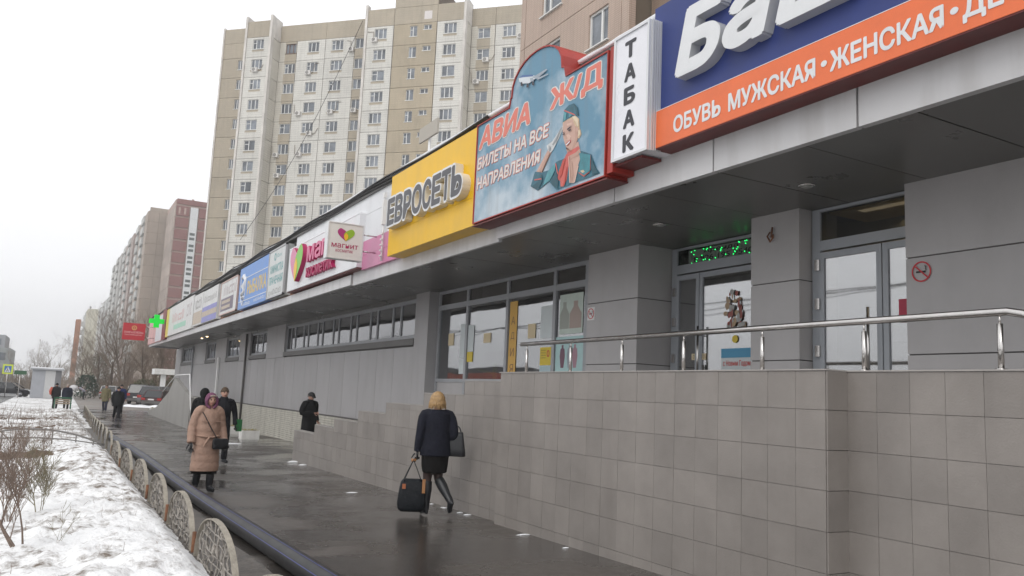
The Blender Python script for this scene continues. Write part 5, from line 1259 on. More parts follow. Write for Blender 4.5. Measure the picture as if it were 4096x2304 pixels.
# ---------------------------------------------------------------- cars
chrome = M('chrome', (.6, .6, .62), .15, 1.); tail = M('tail_red', (.35, .015, .012), .25); tail_on = M('tail_lit', (1, .25, .1), emit=1.6); head_l = M('head_lamp', (.6, .62, .62), .15); plate = M('number_plate', (.65, .65, .63), .5)
def car(label, loc, rz, paint, L=4.5, Wd=1.8, Hh=1.6, suv=True, lit=False, group='parked and passing cars'):
    t = thing('car', label, 'car', loc, rz, group)
    g = .25; belt = Hh * .60; n = 1
    # local: x across, y forward (front = -y), z up.  side outline of the lower body
    low = [(-L / 2, .35), (-L / 2 + .05, .62), (-L / 2 + .18, belt * .86), (-L / 2 + 1.15, belt * .98), (L / 2 - .25, belt * 1.02), (L / 2 - .04, belt * .86), (L / 2, .55), (L / 2 - .05, .32)]
    arcs = []
    for yc in (L * .30, -L * .30):
        arcs += [(yc + .40 * math.cos(a), .32 + .40 * math.sin(a)) for a in [PI * i / 8 for i in range(9)]]
    bot = [(L / 2 - .3, .25)] + [(y, max(.25, z)) for y, z in arcs[:9]] + [(y, max(.25, z)) for y, z in arcs[9:]] + [(-L / 2 + .3, .25)]
    outl = low + bot
    mb = MB(); secs = []
    for s, k, dz in ((-1, .985, -.02), (-.9, 1., 0), (.9, 1., 0), (1, .985, -.02)):
        secs.append([(s * Wd / 2, y * k, z + dz * (z > .5)) for y, z in outl])
    mb.ring(secs, 0, False, False); 
    me_ = bmesh.new(); 
    for s in (secs[0][::-1], secs[-1]):
        vs = [me_.verts.new(p) for p in s]; me_.faces.new(vs)
    bmesh.ops.triangulate(me_, faces=me_.faces[:]); me_.verts.index_update(); mb.add([v.co[:] for v in me_.verts], [[v.index for v in f.verts] for f in me_.faces]); me_.free()
    mb.build('body', paint, t, local=True)
    yf, yr = -L / 2 + 1.0, L / 2 - (.12 if suv else .45)
    roofs = (-L / 2 + 1.85, L / 2 - (.55 if suv else 1.1)); wi = .80
    def cab(y, z, k): return [(-Wd / 2 * k, y, z), (Wd / 2 * k, y, z)]
    b0, b1 = belt * .97, Hh - .03
    P8 = [(-Wd / 2 * .95, yf, b0), (Wd / 2 * .95, yf, b0), (Wd / 2 * .95, yr, b0), (-Wd / 2 * .95, yr, b0), (-Wd / 2 * wi, roofs[0], b1), (Wd / 2 * wi, roofs[0], b1), (Wd / 2 * wi, roofs[1], b1), (-Wd / 2 * wi, roofs[1], b1)]
    MB().add(P8, [(0, 1, 5, 4), (1, 2, 6, 5), (2, 3, 7, 6), (3, 0, 4, 7)]).build('window_glass', gl_car, t, local=True)
    rf = MB(); c = [Vector(p) for p in P8]
    rf.add([(p[0], p[1], p[2] - .02) for p in c[4:]] + [(p[0] * .93, p[1] * .97, p[2] + .05) for p in c[4:]], [(0, 1, 5, 4), (1, 2, 6, 5), (2, 3, 7, 6), (3, 0, 4, 7), (4, 5, 6, 7)])
    for a, b in ((0, 4), (1, 5), (2, 6), (3, 7)): rf.tube([c[a], c[b]], .05, 6)
    for s in (0, 1):
        for q in (.42, .72):
            a = c[s].lerp(c[3 - s], q); b = c[4 + s].lerp(c[7 - s], q); rf.tube([a, b], .035, 5)
    rf.build('roof', paint, t, local=True)
    for s in (-1, 1):
        for yc in (-L * .30, L * .30):
            w = MB(); x = s * (Wd / 2 - .11)
            prof = [(.0, .30), (.02, .33), (.2, .33), (.22, .30), (.22, .22)]
            w.ring([[(x + (dx - .11), yc + r * math.cos(2 * PI * i / 20), .33 + r * math.sin(2 * PI * i / 20)) for i in range(20)] for dx, r in prof], 0, True)
            wo = w.build('wheel', rubber, t, local=True)
            r_ = MB(); r_.ring([[(x + s * .118 + dx * s, yc + r * math.cos(2 * PI * i / 20), .33 + r * math.sin(2 * PI * i / 20)) for i in range(20)] for dx, r in ((0, .22), (-.03, .19), (-.03, .02))], 0, False)
            for i in range(7): a = 2 * PI * i / 7; r_.tube([(x + s * .115, yc, .33), (x + s * .115, yc + .2 * math.cos(a), .33 + .2 * math.sin(a))], .022, 4)
            r_.build('rim', chrome, wo, local=True)
        MB().box(s * Wd * .30 if s > 0 else -Wd * .49, Wd * .49 if s > 0 else -Wd * .30, L / 2 - .12, L / 2 + .012, belt * .72, belt * .93).build('tail_light', tail_on if lit and s < 0 else tail, t, local=True)
        MB().box(s * Wd * .28 if s > 0 else -Wd * .47, Wd * .47 if s > 0 else -Wd * .28, -L / 2 - .01, -L / 2 + .2, .62, .78).build('headlight', head_l, t, local=True)
        MB().box(s * (Wd / 2 + .0) if s > 0 else -Wd / 2 - .2, s * Wd / 2 + .2 if s > 0 else -Wd / 2, yf + .35, yf + .5, b0, b0 + .16).build('side_mirror', paint, t, local=True)
    MB().box(-Wd * .46, Wd * .46, L / 2 - .1, L / 2 + .06, .34, .56).build('bumper', frame_d, t, local=True); MB().box(-Wd * .46, Wd * .46, -L / 2 - .06, -L / 2 + .1, .30, .52).build('bumper', frame_d, t, local=True)
    MB().box(-.26, .26, L / 2 + .013, L / 2 + .03, .62, .74).build('number_plate', plate, t, local=True)
    return t
cb1 = M('car_burgundy', (.055, .014, .016), .25, .2); cb2 = M('car_graphite', (.14, .14, .155), .25, .3); cb3 = M('car_black', (.02, .02, .024), .2, .1); cb4 = M('car_white', (.58, .58, .58), .3); cb5 = M('car_beige', (.30, .27, .21), .35, .2)
def park(px, py, *a, **k):
    p = onG(px, py); return (p.x, p.y, gz(p.y))
car('dark burgundy car parked nearest to the grey entrance wall', (8.5, 76.5, gz(76)), math.radians(148), cb1, 4.3, 1.75, 1.45, True)
car('graphite grey off-roader parked between the burgundy car and the black one', (8.5, 80.2, gz(80)), math.radians(152), cb2, 4.7, 1.85, 1.75)
car('black off-roader with its tail light glowing, farthest of the three parked cars', (7.75, 86.0, gz(86)), math.radians(160), cb3, 4.7, 1.85, 1.85, lit=True)
car('pale grey car half hidden behind the walking people', (5.9, 104, gz(104)), math.radians(170), cb4, 4.4, 1.75, 1.5)
car('dark car standing on the road left of the kiosk', (-3.9, 101, gz(101)), math.radians(75), cb3, 4.5, 1.75, 1.45)
car('beige car cut off by the left edge of the picture', (-4.05, 50.5, gz(50)), math.radians(176), cb5, 4.5, 1.8, 1.5)
car('white car far along the road at the left edge', (-6.1, 92, gz(92)), math.radians(5), cb4, 4.4, 1.75, 1.5)
car('dark red car at the left edge ahead of the beige one', (-4.6, 62, gz(62)), math.radians(178), cb1, 4.4, 1.8, 1.5)

# ---------------------------------------------------------------- bare trees and shrubs
bark = M('bark_brown', (.10, .075, .055), .9, 0, .3, 6); twig_m = M('twig_brown', (.165, .122, .09), .9, 0, .25, 2); twig_p = M('twig_pale', (.19, .15, .115), .9, 0, .25, 2)
def tree_geo(seed, h, r, spread=.5, levels=4, start=.22, kids=(4, 5, 5, 4), up=.25):
    rr = random.Random(seed); trunk = MB(); crown = MB()
    def branch(p, d, L, rad, lv):
        n = 5 if lv < 2 else 3; pts = [p]; q = Vector(p); dd = Vector(d)
        for i in range(n):
            dd = (dd + Vector((rr.uniform(-.22, .22), rr.uniform(-.22, .22), rr.uniform(-.1, .2) + up * .12))).normalized(); q = q + dd * (L / n); pts.append(q.copy())
        (trunk if lv == 0 else crown).tube(pts, [lerp(rad, rad * .35, i / n) for i in range(n + 1)], 7 if lv == 0 else 4 if lv == 1 else 3, cap=False)
        if lv < levels:
            for k in range(kids[min(lv, 3)]):
                f = rr.uniform(start if lv == 0 else .25, 1.); i = min(n - 1, int(f * n)); b = pts[i].lerp(pts[i + 1], f * n - i)
                a = rr.uniform(0, 2 * PI); t = (pts[i + 1] - pts[i]).normalized(); s = t.orthogonal().normalized(); s.rotate(Matrix.Rotation(a, 3, t))
                nd = (t * (1 - spread) + s * spread + Vector((0, 0, up))).normalized()
                branch(b, nd, L * rr.uniform(.42, .68), max(.006 * h / 8, rad * .45 * (1.15 - f * .5)), lv + 1)
    branch(Vector((0, 0, -.2)), Vector((0, 0, 1)), h * .72, r, 0)
    return trunk.mesh('trunk', bark), crown
tg = []
for i, (h, r, sp, kids) in enumerate([(10.5, .16, .5, (9, 6, 5, 4)), (8.5, .12, .55, (9, 6, 5, 4)), (12, .2, .42, (10, 6, 5, 4)), (6, .07, .6, (10, 6, 5, 3))]):
    a, c = tree_geo(20 + i, h, r, sp, 4, .15, kids); tg.append((a, c.mesh('crown', twig_m), c.mesh('crown', twig_p)))
tree_spots = [(6.4, 108, 1, 'slim bare tree left of the white shelter'), (4.9, 117, 0, 'tall bare tree at the left end of the thicket'), (7.8, 112, 2, 'tallest bare tree in the middle of the thicket'), (9.6, 104, 0, 'bare tree rising behind the black off-roader'), (11.2, 110, 2, 'broad bare tree behind the red hanging sign'), (10.4, 96, 1, 'small bare tree right behind the parked cars'), (12.4, 101, 0, 'bare tree seen under the far canopy corner'), (13.8, 108, 1, 'bare tree behind the white shelter roof'), (8.8, 122, 0, 'pale bare tree deep in the thicket'), (6.9, 128, 2, 'pale tall bare tree before the far grey slab'), (3.6, 125, 1, 'bare tree in front of the orange tower'), (12.6, 124, 2, 'bare tree deep behind the red sign'), (5.6, 140, 0, 'bare tree far down the path'), (10.2, 138, 0, 'bare tree in the back row of the thicket'), (15, 118, 0, 'bare tree behind the arcade corner')]
for i, (x, y, k, lab) in enumerate(tree_spots):
    t = thing('bare_tree', lab, 'tree', (x, y, gz(y)), i * 1.3, 'bare trees beyond the arcade'); t.scale = (.92, .92, .76 + .04 * (i % 4))
    inst('trunk', tg[k][0], t, (0, 0, 0)); inst('crown', tg[k][1 + (i in (1, 8, 9, 10, 12))], t, (0, 0, 0))
for i, (x, y, s, lab) in enumerate([(-.9, 118, .62, 'small bare tree behind the kiosk roof'), (-2.6, 130, .7, 'bare tree left behind the kiosk'), (.9, 150, .8, 'bare tree between the kiosk and the orange tower'), (-6, 170, .8, 'bare tree before the low grey buildings'), (-1.5, 190, 1.1, 'bare tree far behind the kiosk')]):
    t = thing('bare_tree', lab, 'tree', (x, y, gz(y)), i * 2.1, 'bare trees behind the kiosk'); t.scale = (s, s, s)
    inst('trunk', tg[1][0], t, (0, 0, 0)); inst('crown', tg[1][2], t, (0, 0, 0))
# thicket undergrowth and the far line of scrub
ug = [MB(), MB()]; rr = random.Random(4)
for i in range(1500):
    x, y = rr.uniform(5.5, 17), rr.uniform(99, 132); 
    if x < 6.5 and y < 108: continue
    h = rr.uniform(1.0, 3.6); z = gz(y); a = Vector((x, y, z))
    for k in range(3):
        b = a + Vector((rr.uniform(-.7, .7), rr.uniform(-.7, .7), h * rr.uniform(.6, 1))); ug[0].tube([a, a.lerp(b, .5) + Vector((rr.uniform(-.15, .15), 0, .1)), b], [.022, .016, .006], 3, cap=False)
tag(ug[0].build('undergrowth', twig_m), kind='stuff')
for i in range(1300):
    x, y = rr.uniform(-40, 6), rr.uniform(150, 250); h = rr.uniform(1.0, 3.4); a = Vector((x, y, gz(y)))
    for k in range(3):
        b = a + Vector((rr.uniform(-1, 1), rr.uniform(-1, 1), h)); ug[1].tube([a, b], [.05, .015], 3, cap=False)
tag(ug[1].build('far_scrub', twig_p), kind='stuff')
ev = M('evergreen', (.03, .055, .035), .8, 0, .3, 2); ev2 = M('olive_green', (.085, .09, .045), .8, 0, .3, 2)
def bush(label, x, y, w, h, mat, n=900, name='evergreen_shrub'):
    t = thing(name, label, 'shrub', (x, y, gz(y))); mb = MB(); r2 = random.Random(int(x * 10))
    for i in range(n):
        u, v = r2.uniform(0, 2 * PI), r2.random() ** .4; z = r2.random() ** .8; k = math.sqrt(max(0, 1 - (z - .3) ** 2 / .6)) * v
        c = Vector((x + w * k * math.cos(u), y + w * k * math.sin(u), gz(y) + h * z)); s = .16
        mb.add([c + Vector((r2.uniform(-s, s), r2.uniform(-s, s), r2.uniform(-s, s))) for q in range(3)], [(0, 1, 2)])
    tag(mb.build('foliage', mat, t), kind='stuff'); MB().tube([(x, y, gz(y) - .1), (x, y, gz(y) + h * .6)], .06, 6).build('stem', bark, t)
bush('dark evergreen shrub behind the bending man', 3.5, 106, 1.3, 2.6, ev); bush('olive shrub at the left edge of the thicket', 5.3, 121, 1.3, 5.6, ev2, 1100); bush('dull green shrub behind the white shelter column', 11.3, 98, 2.2, 3.2, ev2, 1000); bush('dull green shrub above the black car roof', 8.9, 97.5, 1.5, 2.4, ev2, 700)
# foreground shrubs in the snow
sb_m = M('shrub_bark', (.20, .15, .12), .85, 0, .35, 12); sb_g = M('shrub_olive', (.21, .185, .12), .85, 0, .3, 12)
def shrub(label, px, py, h, seed, mat, kids=(5, 4, 3), lean=0., rad=.02, loc=None):
    p = onG(px, py) if loc is None else Vector(loc); rr = random.Random(seed)
    t = thing('bare_shrub', label, 'shrub', (p.x, p.y, gz(p.y)), group='bare shrubs in the snowy verge'); st_, tw_ = MB(), MB()
    def br(a, d, L, r, lv):
        n = 5; pts = [a]; q = Vector(a); dd = Vector(d)
        for i in range(n): dd = (dd + Vector((rr.uniform(-.2, .2), rr.uniform(-.2, .2), rr.uniform(-.05, .15)))).normalized(); q = q + dd * L / n; pts.append(q.copy())
        (st_ if lv == 0 else tw_).tube(pts, [lerp(r, r * .4, i / n) for i in range(n + 1)], 6 if lv == 0 else 4, cap=False)
        if lv < 3:
            for k in range(kids[min(lv, 2)]):
                f = rr.uniform(.25, 1); i = min(n - 1, int(f * n)); b = pts[i].lerp(pts[i + 1], f * n - i); s = Vector((rr.uniform(-1, 1), rr.uniform(-1, 1), rr.uniform(.2, .9))).normalized()
                br(b, (dd * .5 + s * .6).normalized(), L * rr.uniform(.4, .7), max(.0022, r * .5), lv + 1)
    base = Vector((p.x, p.y, gz(p.y)))
    for k in range(3): br(base + Vector((rr.uniform(-.03, .03), rr.uniform(-.03, .03), 0)), (lean + rr.uniform(-.25, .25), rr.uniform(-.3, .3), 1), h * rr.uniform(.6, .9), rad * (1 if k == 0 else .6), 0)
    st_.build('stem', mat, t); tw_.build('twigs', mat, t)
shrub('thick reddish bare shrub in the bottom left corner', 52, 1410, .95, 3, sb_m, (6, 5, 4), -.35, .02)
shrub('olive green bare shrub in the middle of the snow bank', 97, 1310, .8, 8, sb_g, (9, 6, 4), 0, .009)
shrub('thin bare shrub at the left edge near the bottom', 15, 1330, .9, 5, sb_m, (6, 5, 4), -.1, .012)
shrub('slender leaning stems right of the bottom left shrub', 120, 1400, .55, 6, sb_g, (2, 2, 1), .5, .004)
shrub('bare shrub beside the soil band', 75, 1215, .8, 9, sb_m, (6, 4, 3), 0, .012)
shrub('twiggy bare shrub before the arched railing', 40, 1180, .8, 12, sb_m, (6, 4, 3), 0, .012)
shrub('low bare shrub left of the arched railing', 110, 1150, .7, 14, sb_m, (5, 4, 3), 0, .01)
ds = MB(); rr = random.Random(9)
for i in range(450):
    y = rr.uniform(27, 58); x = rr.uniform(-2.8, 1.3); z = gz(y); h = rr.uniform(.15, .6)
    ds.tube([(x, y, z), (x + rr.uniform(-.12, .12), y + rr.uniform(-.1, .1), z + h)], [.007, .003], 3, cap=False)
tag(ds.build('dry_stems', sb_m), kind='stuff')
# twigs and litter poking through the near snow
ds = MB()
for i in range(260):
    y = rr.uniform(5, 22); x = rr.uniform(-2.2, 1.4); z = gz(y) + snow_h(x, y); h = rr.uniform(.01, .09)
    ds.tube([(x, y, z - .03), (x + rr.uniform(-.07, .07), y + rr.uniform(-.07, .07), z + h)], [.003, .0015], 3, cap=False)
tag(ds.build('snow_litter', sb_m), kind='stuff')
# thin lamp mast far away behind the kiosk
tag(MB().tube([(-2.4, 150, -1), (-2.35, 150, 7.5)], .05, 6).build('lamp_mast', steel), 'thin distant mast left of the kiosk against the sky', 'mast')
# overhead trolley wires over the road, mirrored in the shop windows
for i, (x, z) in enumerate([(-9, 6.2), (-10.5, 6.2), (-13, 6.6), (-14.5, 7.2)]):
    o = MB().tube([(x, y, z + .35 * abs(math.sin((y + 20 + 9 * i) * PI / 35))) for y in range(-30, 100, 3)], .022, 5).build('trolley_wire', black_p); tag(o, ORD[i] + ' trolley wire out from the kerb, seen mirrored in the shop windows', 'wire', 'trolley wires over the road')

# ---------------------------------------------------------------- haze in the winter air
hz = bpy.data.materials.new('winter_haze'); hz.use_nodes = True; t_ = hz.node_tree; t_.nodes.clear()
o_n = N(t_, 'ShaderNodeOutputMaterial'); pv_ = N(t_, 'ShaderNodeVolumePrincipled'); pv_.inputs['Color'].default_value = (.99, .99, 1, 1); pv_.inputs['Density'].default_value = .0009; t_.links.new(pv_.outputs[0], o_n.inputs['Volume'])
tag(MB().box(-720, 720, -80, 920, -7, 62).build('haze', hz), kind='stuff')
# ---------------------------------------------------------------- people
def remesh(mb, name, mats, parent, voxel, smooth=3):
    o = mb.build(name + '_tmp', mats if isinstance(mats, list) else [mats], None)
    m = o.modifiers.new('r', 'REMESH'); m.mode = 'VOXEL'; m.voxel_size = voxel; m.use_smooth_shade = True
    if smooth: s = o.modifiers.new('s', 'SMOOTH'); s.factor = .5; s.iterations = smooth
    me = bpy.data.meshes.new_from_object(o.evaluated_get(bpy.context.evaluated_depsgraph_get())); old = o.data
    bpy.data.objects.remove(o); bpy.data.meshes.remove(old)
    me.materials.clear()
    for x in (mats if isinstance(mats, list) else [mats]): me.materials.append(x)
    q = bpy.data.objects.new(name, me); me.name = name; COL.objects.link(q); q.parent = parent; return q

def spline(pts, n=4):
    pts = [Vector(p) for p in pts]; o = []
    for i in range(len(pts) - 1):
        p0, p1, p2, p3 = pts[max(0, i - 1)], pts[i], pts[i + 1], pts[min(len(pts) - 1, i + 2)]
        for k in range(n):
            t = k / n; o.append(.5 * ((2 * p1) + (p2 - p0) * t + (2 * p0 - 5 * p1 + 4 * p2 - p3) * t * t + (3 * p1 - p0 - 3 * p2 + p3) * t ** 3))
    return o + [pts[-1]]
def rads(r, n=4):
    o = []
    for a, b in zip(r, r[1:]):
        if isinstance(a, tuple) or isinstance(b, tuple):
            a = a if isinstance(a, tuple) else (a, a); b = b if isinstance(b, tuple) else (b, b)
            o += [tuple(lerp(u, v, k / n) for u, v in zip(a, b)) for k in range(n)]
        else: o += [lerp(a, b, k / n) for k in range(n)]
    return o + [r[-1]]
def limb(mb, pts, r, n=10, k=4): mb.tube(spline(pts, k), rads(r, k), n)

skin = M('skin', (.50, .29, .22), .55, 0, .08, 12); skin_d = M('skin_lips', (.38, .12, .11), .5); eye_m = M('eye_dark', (.03, .02, .02), .2); brow = M('brow_brown', (.12, .08, .06), .8)
tights = M('dark_tights', (.05, .03, .027), .6)
def fabric(name, col, rough=.85, var=.25, bs=11, bump=.75, vs=7): return M(name, col, rough, 0, var, vs, bump=bump, bs=bs, spec=.2)

def head_geo(c, s, pitch=0., yaw=0.):
    # c: centre of the skull; face towards -y; s: half height
    v, f, mi = [], [], []; nu, nv = 28, 22
    for j in range(nv + 1):
        th = PI * j / nv
        for i in range(nu):
            ph = 2 * PI * i / nu; x, y, z = math.sin(th) * math.sin(ph), -math.sin(th) * math.cos(ph), math.cos(th)
            X, Y, Z = x * .68 * s, y * .84 * s, z * s
            if z < -.05:
                k = (-z - .05) / .95; X *= 1 - .38 * k ** 1.3; Y *= 1 - .22 * k; Y -= .10 * s * k
            fr = max(0, -y)
            nose = math.exp(-(x / .13) ** 2 - ((z + .14) / .15) ** 2) * (fr > .3); Y -= .17 * s * nose
            Y += .05 * s * math.exp(-((abs(x) - .3) / .14) ** 2 - ((z - .06) / .10) ** 2) * (fr > .3)
            Y -= .035 * s * math.exp(-(x / .22) ** 2 - ((z + .46) / .07) ** 2) * (fr > .3)
            Y -= .03 * s * math.exp(-(x / .22) ** 2 - ((z + .78) / .1) ** 2)
            v.append(Vector((X, Y, Z)))
    for j in range(nv):
        for i in range(nu):
            a = j * nu + i; b = j * nu + (i + 1) % nu; q = [a, b, (j + 1) * nu + (i + 1) % nu, (j + 1) * nu + i]
            cx = sum(v[k].x for k in q) / 4 / s; cz = sum(v[k].z for k in q) / 4 / s; fr = sum(v[k].y for k in q) < 0
            m = 0
            if fr and abs(abs(cx) - .25) < .09 and abs(cz - .05) < .05: m = 2
            elif fr and abs(abs(cx) - .27) < .12 and abs(cz - .20) < .04: m = 3
            elif fr and abs(cx) < .17 and abs(cz + .46) < .055: m = 1
            f.append(q); mi.append(m)
    R = Matrix.Rotation(yaw, 3, 'Z') @ Matrix.Rotation(pitch, 3, 'X')
    mb = MB(); mb.add([R @ p + Vector(c) for p in v], f, 0, True)
    for k, m in enumerate(mi): mb.m[k] = m
    for sx in (-1, 1):
        e = R @ Vector((sx * .68 * s, .08 * s, -.02 * s)) + Vector(c); mb.ell(e, .05 * s, .11 * s, .2 * s, 0, 8, 6)
    return mb, R

def shell(c, R, s, kx, ky, kz, zmin_front, zmin_back, off=(0, 0, 0), n=26, h=14, rough=0., seed=1):
    # a cap over the skull reaching down to zmin (front / back), as a thick surface
    mb = MB(); o_, i_ = [], []; rr = random.Random(seed)
    jit = [rr.uniform(-1, 1) for i in range(n)]
    for j in range(h + 1):
        ro, ri = [], []
        for i in range(n):
            ph = 2 * PI * i / n; back = .5 - .5 * math.cos(ph)          # 0 front (-y), 1 back
            zm = lerp(zmin_front, zmin_back, back ** .7); th = math.acos(max(-1, zm)) * j / h if zm > -1 else 0
            if zm > -1: x, y, z = math.sin(th) * math.sin(ph), -math.sin(th) * math.cos(ph), math.cos(th); 
            else:
                L = (PI / 2) + (-zm - 0) ; q = L * j / h
                if q < PI / 2: x, y, z = math.sin(q) * math.sin(ph), -math.sin(q) * math.cos(ph), math.cos(q)
                else: d_ = q - PI / 2; k = 1 - .08 * d_; x, y, z = math.sin(ph) * k, -math.cos(ph) * k, -d_ 
            w = 1 + rough * jit[i] * (j / h)
            for lst, g in ((ro, 1.), (ri, .86)):
                lst.append(R @ Vector((x * kx * s * g * w + off[0] * s, y * ky * s * g * w + off[1] * s, z * kz * s * (g if z > 0 else 1) + off[2] * s)) + Vector(c))
        o_.append(ro); i_.append(ri)
    mb.ring(o_ + i_[::-1], 0, False); return mb

def hand_geo(mb, wrist, d, s, curl=.5, side=1, palm=None):
    # palm with four uneven bent fingers and a thumb leaving its side; d: direction from wrist to fingers
    d = Vector(d).normalized(); nrm = Vector(palm or (0, -1, 0)); nrm = (nrm - d * nrm.dot(d)).normalized(); w = d.cross(nrm).normalized() * side
    W_ = Vector(wrist); k = s
    mb.tube([W_ - d * .01 * k, W_ + d * .035 * k, W_ + d * .085 * k], [(.024 * k, .017 * k), (.036 * k, .016 * k), (.036 * k, .013 * k)], 10)
    for i, L in enumerate((.066, .078, .072, .055)):
        b = W_ + d * .082 * k + w * (.029 - .019 * i) * k; p = [b]; a = 0.
        for L2, c in ((.45, .5), (.32, .9), (.23, .7)):
            a += curl * c; p.append(p[-1] + (d * math.cos(a) + nrm * math.sin(a)) * (L * L2 * k))
        mb.tube(p, [.0092 * k, .0088 * k, .008 * k, .0062 * k], 6)
    b = W_ + d * .028 * k + w * .03 * k; mb.tube([b, b + (d * .55 + w * .7 + nrm * .25) * .034 * k, b + (d * 1.1 + w * .7 + nrm * .65 * (curl + .2)) * .058 * k], [.012 * k, .0105 * k, .008 * k], 6)

def person(label, loc, rz, H, pose, group=None):
    t = thing('person', label, 'person', loc, rz, group); return t

def boot_geo(mb, knee, ankle, toe, top, r0, r1, foot_r=.042, heel=0.):
    K, A_, T = Vector(knee), Vector(ankle), Vector(toe)
    s0 = A_.lerp(K, top); limb(mb, [s0, s0.lerp(A_, .35), s0.lerp(A_, .75), A_], [r0, r0 * 1.02, r1 * 1.1, r1], 12)
    fd = (T - A_); hl = A_ - Vector((fd.x, fd.y, 0)).normalized() * .045 + (T - A_).normalized() * .0
    dn = fd.normalized()
    up = (K - A_).normalized()
    h0 = A_ - up * .06 - dn * .03
    limb(mb, [A_ + up * .03, h0 + dn * .03 + up * .03, A_.lerp(T, .55) - up * .005, T], [(r1 * .95, r1 * .95), (r1, r1 * .85), (foot_r, foot_r * .75), (foot_r * .75, foot_r * .45)], 10)
    if heel: mb.tube([h0 + up * .01, h0 - up * heel], [.028, .024], 8)

def std_body(t, H, J, voxel, c_head, pitch, yaw, leg_mat=None, shoulder=.19):
    """one continuous body from the joints J, plus a face"""
    mb = MB(); s = H / 1.75
    limb(mb, [J['pel'], J['waist'], J['chest'], J['neck']], [.125 * s, .105 * s, .112 * s, .055 * s], 14)
    limb(mb, [J['neck'], c_head], [.058 * s, .055 * s], 10)
    for q in 'LR':
        limb(mb, [Vector(J['chest']) + Vector((0, 0, .05)), J['sh' + q], J['el' + q], J['wr' + q]], [.07 * s, .062 * s, .045 * s, .03 * s], 10)
        limb(mb, [J['pel'], J['hip' + q], J['kn' + q], J['an' + q], J['an' + q].lerp(J['to' + q], .5)], [.11 * s, .085 * s, .052 * s, .030 * s, .018 * s], 10)
    hm, R = head_geo(c_head, .122 * s, pitch, yaw)
    o = remesh(mb, 'body', [skin, skin_d, eye_m, brow], t, voxel, 2)
    bm_ = bmesh.new(); bm_.from_mesh(o.data); tmp = hm.mesh('tmp', []); n0 = len(bm_.faces); bm_.from_mesh(tmp); bm_.faces.ensure_lookup_table()
    for i, m in enumerate(hm.m): bm_.faces[n0 + i].material_index = m; bm_.faces[n0 + i].smooth = True
    bm_.to_mesh(o.data); bm_.free(); bpy.data.meshes.remove(tmp)
    return o, R

def joints(H, arm=None, legs=None, lean=0., head=(0, 0, 0)):
    s = H / 1.75; J = dict(pel=(0, 0, .95), waist=(0, .0, 1.10), chest=(0, -.0, 1.32), neck=(0, .01, 1.50))
    for q, x in (('L', 1), ('R', -1)):
        J.update({'sh' + q: (x * .185, 0, 1.43), 'el' + q: (x * .25, .02, 1.15), 'wr' + q: (x * .26, -.04, .90), 'hip' + q: (x * .09, 0, .92), 'kn' + q: (x * .10, -.02, .50), 'an' + q: (x * .10, .02, .09), 'to' + q: (x * .12, -.15, .035)})
    J.update(arm or {}); J.update(legs or {})
    out = {}
    for k, p in J.items():
        p = Vector(p)
        if lean and k[:2] not in ('hi', 'kn', 'an', 'to', 'pe'): 
            d = p - Vector((0, 0, .95)); d.rotate(Matrix.Rotation(lean, 3, 'X')); p = d + Vector((0, 0, .95))
        out[k] = p * s
    return out

# --- blonde woman walking away
b_ = onG(1086, 1296); H = 1.80; s = H / 1.75
t = person('blonde woman seen from behind in navy jacket and black skirt', (b_.x, b_.y, gz(b_.y)), PI - .12, H, 0)
J = joints(H, {'elL': (.25, .03, 1.16), 'wrL': (.27, .0, .90), 'elR': (-.25, .06, 1.15), 'wrR': (-.20, -.14, 1.0)},
           {'knL': (.09, -.03, .50), 'anL': (.10, .01, .115), 'toL': (.13, -.14, .035), 'knR': (-.075, -.02, .515), 'anR': (-.185, .22, .235), 'toR': (-.205, .20, .06)})
ch = Vector((.005, -.01, 1.635)) * s
body, R = std_body(t, H, J, .010, ch, -.05, .0)
navy_f = fabric('navy_wool', (.014, .015, .024)); skirt_m = fabric('black_skirt', (.010, .009, .009)); leather = M('black_leather', (.014, .015, .018), .38, 0, .2, 9, bump=.2, bs=40)
mb = MB()
for q in 'LR': limb(mb, [J['hip' + q], J['kn' + q], J['an' + q]], [.10 * s, .064 * s, .045 * s], 10)
remesh(mb, 'tights', tights, t, .014, 1)
mb = MB(); mb.loft([(cx * s, cy * s, z * s, rx * s, ry * s) for cx, cy, z, rx, ry in [(-.005, .0, .60, .178, .145), (-.0, .0, .70, .196, .150), (0, .01, .85, .205, .155), (0, .0, .97, .19, .14), (0, 0, 1.06, .16, .12)]], 22); remesh(mb, 'skirt', skirt_m, t, .014, 2)
mb = MB()
mb.loft([(cx * s, cy * s, z * s, rx * s, ry * s) for cx, cy, z, rx, ry in [(.0, .005, .84, .232, .18), (0, .005, .95, .225, .175), (0, .0, 1.08, .208, .16), (0, .0, 1.22, .205, .158), (0, .01, 1.36, .205, .145), (0, .015, 1.45, .19, .125), (0, .01, 1.505, .10, .09)]], 24)
for q in 'LR': limb(mb, [Vector(J['chest']) + Vector((0, .01, .06)), J['sh' + q], J['el' + q], J['wr' + q]], [.08 * s, .078 * s, .066 * s, .052 * s], 12)
remesh(mb, 'jacket', navy_f, t, .013, 3)
mb = MB(); mb.ring([[((rx * math.cos(2 * PI * i / 20)) * s, (ry * math.sin(2 * PI * i / 20) + .01) * s, z * s) for i in range(20)] for z, rx, ry in ((1.45, .165, .135), (1.49, .175, .15), (1.545, .15, .132), (1.60, .135, .12), (1.585, .10, .085), (1.48, .08, .07))], 0, False); remesh(mb, 'collar', navy_f, t, .010, 2)
hair_m = M('blonde_hair', (.36, .225, .10), .55, 0, .3, 34); nt_h = hair_m
mb = shell(ch, R, .122 * s, .90, 1.04, 1.10, .35, -.55, (0, .03, .02), 44, 18, .07, 4)
